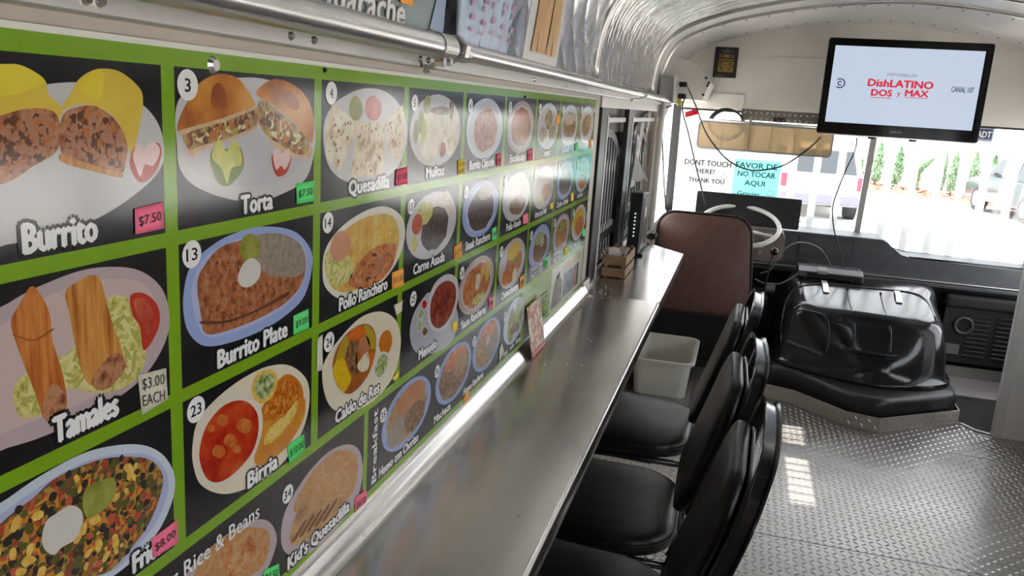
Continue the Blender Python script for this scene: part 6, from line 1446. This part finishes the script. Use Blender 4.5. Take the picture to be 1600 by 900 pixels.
for (px, py, nm) in ((1431, 276, 'yellow star ornament on the low wall near the middle of the windshield'), (1517, 243, 'yellow star ornament above the parked dark car')):
    # intersect with the front face of the wall
    r = ray(px, py); n = Vector((1, 1, 0)).normalized(); d = Vector((0, 36.2, 0)).dot(n) + 1.57
    t = (d - CAM.dot(n)) / r.dot(n); c = CAM + r * t; tg = Vector((1, -1, 0)).normalized(); R0 = 0.26
    bm = bmesh.new(); vv = []
    for k in range(10):
        a = PI / 2 + k * PI / 5; rr_ = R0 if k % 2 == 0 else R0 * .42; vv.append(bm.verts.new(c + tg * (rr_ * math.cos(a)) + Vector((0, 0, rr_ * math.sin(a)))))
    f0 = bm.faces.new(vv); bmesh.ops.solidify(bm, geom=[f0], thickness=0.05)
    frombm('star_ornament', bm, mat('star_yellow', (0.75, 0.62, 0.20), 0.5), None, label=nm, cat='ornament')
M_leaf = noisy('cypress_leaf', [(0.05, 0.11, 0.05), (0.10, 0.20, 0.09), (0.16, 0.28, 0.14)], 6, 0.6); M_bark = mat('bark', (0.10, 0.07, 0.05), 0.9)
def shrub(bpx, bpy, tpx, tpy, wd, bend, label):
    n = Vector((1, 1, 0)).normalized(); r = ray(bpx, bpy); d = Vector((0, 36.2, 0)).dot(n) + 0.9; t = (d - CAM.dot(n)) / r.dot(n); b = CAM + r * t
    r2 = ray(tpx, tpy); tt = (d - CAM.dot(n)) / r2.dot(n); tp_ = CAM + r2 * tt; b.z = GZ + 0.10
    e = empty('cypress_shrub', label=label, cat='shrub', group='columnar shrubs along the wall outside')
    side = Vector((1, -1, 0)).normalized(); H = (tp_ - b); vs = []; fs = []
    def axis(t): return b + H * t + side * (bend * math.sin(PI * t)) 
    tube('stem', [axis(0), axis(.2), axis(.5)], 0.03, M_bark, e, n=6)
    for _ in range(1100):
        t = random.random() ** 0.9 * 0.93 + .07; rad = wd * (0.35 + 0.65 * math.sin(PI * min(1, t * .8 + .18))) * (1 if t < .8 else (1 - t) / .2 * .8 + .2)
        a = random.uniform(0, 2 * PI); rr_ = rad * math.sqrt(random.random()); c = axis(t) + Vector((rr_ * math.cos(a), rr_ * math.sin(a), 0)); s = random.uniform(.03, .07); dv = Vector((random.uniform(-.5, .5), random.uniform(-.5, .5), 1)).normalized(); u = dv.cross(Vector((math.cos(a), math.sin(a), .2))).normalized(); b0 = len(vs)
        vs += [tuple(c - u * s * .4), tuple(c + u * s * .4), tuple(c + dv * s * 1.6)]; fs.append((b0, b0 + 1, b0 + 2))
    raw('foliage', vs, fs, M_leaf, e)
SH = [((1306, 272), (1303, 232), .2, 0, 'columnar shrub beside the white car'), ((1338, 285), (1331, 226), .24, .2, 'leaning columnar shrub left of the windshield mullion'), ((1366, 288), (1378, 224), .24, 0, 'tall upright columnar shrub just right of the mullion'), ((1395, 289), (1409, 232), .22, .05, 'upright columnar shrub second right of the mullion'), ((1432, 289), (1460, 250), .20, -.35, 'strongly bent shrub beside the yellow star'), ((1468, 288), (1480, 241), .15, 0, 'thin shrub right of the yellow star'), ((1486, 295), (1497, 240), .2, 0, 'upright shrub left of the parked dark car'), ((1522, 276), (1528, 240), .2, 0, 'shrub directly behind the parked dark car'), ((1560, 262), (1556, 244), .22, 0, 'short shrub above the roof of the dark car')]
for (b_, t_, wd, bd, lb) in SH: shrub(*b_, *t_, wd, bd, lb)

def car(name, label, paint, loc, rz, L=4.6, Wd=1.85, H=1.72, van=True):
    e = empty(name, label=label, cat='car')
    e.location = loc; e.rotation_euler = (0, 0, math.radians(rz))
    h = Wd / 2
    # side profile, y = forward, z up; rear at y = -L/2
    low = [(-L/2, .42), (-L/2 - .02, .62), (-L/2 + .03, .98), (L/2 - 1.15, 1.02), (L/2 - .25, .90), (L/2, .72), (L/2 - .02, .40), (L/2 - .55, .30), (-L/2 + .5, .30)]
    bm = bmesh.new(); b_prism(bm, low, 0, -h, h); bmesh.ops.bevel(bm, geom=list(bm.edges), offset=.06, segments=2, profile=.5, affect='EDGES'); body = frombm('body', bm, paint, e); autosmooth(body, 35)
    g0 = [(-L/2 + .06, .98), (-L/2 + .28, H - .06), (-L/2 + .6, H), (L/2 - 2.2, H - .02), (L/2 - 1.75, H - .12), (L/2 - 1.15, 1.0)]
    rings = []
    for (s, k) in ((-1, 0), (1, 1)): rings.append([(s * (h - .04 - .14 * (z - .98) / (H - .98)), y, z) for y, z in g0])
    bm = bmesh.new(); R_ = [[bm.verts.new(p) for p in r_] for r_ in rings]; K = len(g0)
    for k in range(K): bm.faces.new((R_[0][k], R_[0][(k + 1) % K], R_[1][(k + 1) % K], R_[1][k]))
    bm.faces.new(R_[0]); bm.faces.new(R_[1][::-1]); bmesh.ops.recalc_face_normals(bm, faces=bm.faces); bmesh.ops.bevel(bm, geom=list(bm.edges), offset=.05, segments=2, profile=.5, affect='EDGES'); cb = frombm('cabin', bm, paint, e); autosmooth(cb, 35)
    gm = mat('car_glass', (0.03, 0.035, 0.04), 0.06)
    zt, zb = H - .14, 1.06
    def hx(z): return h - .04 - .14 * (z - .98) / (H - .98)
    yr0, yr1 = -L/2 + .075 + .22 * (zb - .98) / (H - 1.04), -L/2 + .06 + .22 * (zt - .98) / (H - 1.04)
    raw('rear_window', [(-hx(zb) + .12, yr0 - .02, zb), (hx(zb) - .12, yr0 - .02, zb), (hx(zt) - .14, yr1 - .02, zt), (-hx(zt) + .14, yr1 - .02, zt)], [(3, 2, 1, 0)], gm, e)
    for s in (-1, 1):
        for (ya, yb2, yc, yd) in ((-L/2 + .38, -L/2 + 1.55, -L/2 + 1.5, -L/2 + .55), (-L/2 + 1.65, L/2 - 1.35, L/2 - 1.85, -L/2 + 1.6)):
            raw('side_window', [(s * (hx(zb) + .008), ya, zb), (s * (hx(zb) + .008), yb2, zb), (s * (hx(zt) + .008), yc, zt), (s * (hx(zt) + .008), yd, zt)], [(0, 1, 2, 3)], gm, e)
        box('tail_light', (s * (h - .10) - .07, -L/2 - .035, .72), (s * (h - .10) + .07, -L/2 + .08, 1.02), mat('tail_red', (0.45, 0.02, 0.04), 0.2), e, .015)
        box('mirror', (s * (h + .12) - .09, L/2 - 1.55, 1.02), (s * (h + .12) + .09, L/2 - 1.40, 1.18), paint, e, .03)
        for yw in (-L/2 + .85, L/2 - .9):
            wh = cyl('wheel', (s * (h - .22), yw, .34), (s * (h + .005), yw, .34), .34, mat('tyre', (0.02, 0.02, 0.02), 0.8), e, n=24); cyl('rim', (s * (h - .05), yw, .34), (s * (h + .012), yw, .34), .21, mat('rim_alloy', (0.5, 0.5, 0.5), 0.3, 0.9), wh, n=18)
    box('rear_bumper', (-h + .04, -L/2 - .09, .38), (h - .04, -L/2 + .05, .62), mat('bumper_dark', (0.10, 0.10, 0.13), 0.5), e, .03)
    return e
car('parked_car', 'white parked car seen from behind through the left windshield pane', mat('car_white', (0.80, 0.80, 0.80), 0.2), (2.1, 22.3, GZ), 3)
car('parked_car', 'dark green-grey parked car seen through the right windshield pane', mat('car_dark', (0.05, 0.065, 0.065), 0.15), (8.15, 25.3, GZ), 8, L=4.7, H=1.65)
# pale neighbour building outside the left windows and across the lot on the right, so the lot is enclosed
box('side_building', (-7.0, -8, GZ), (-6.0, 14, 2.6), mat('pale_stucco', (0.55, 0.52, 0.47), 0.8), None, label='pale building wall beyond the left side windows', cat='building')
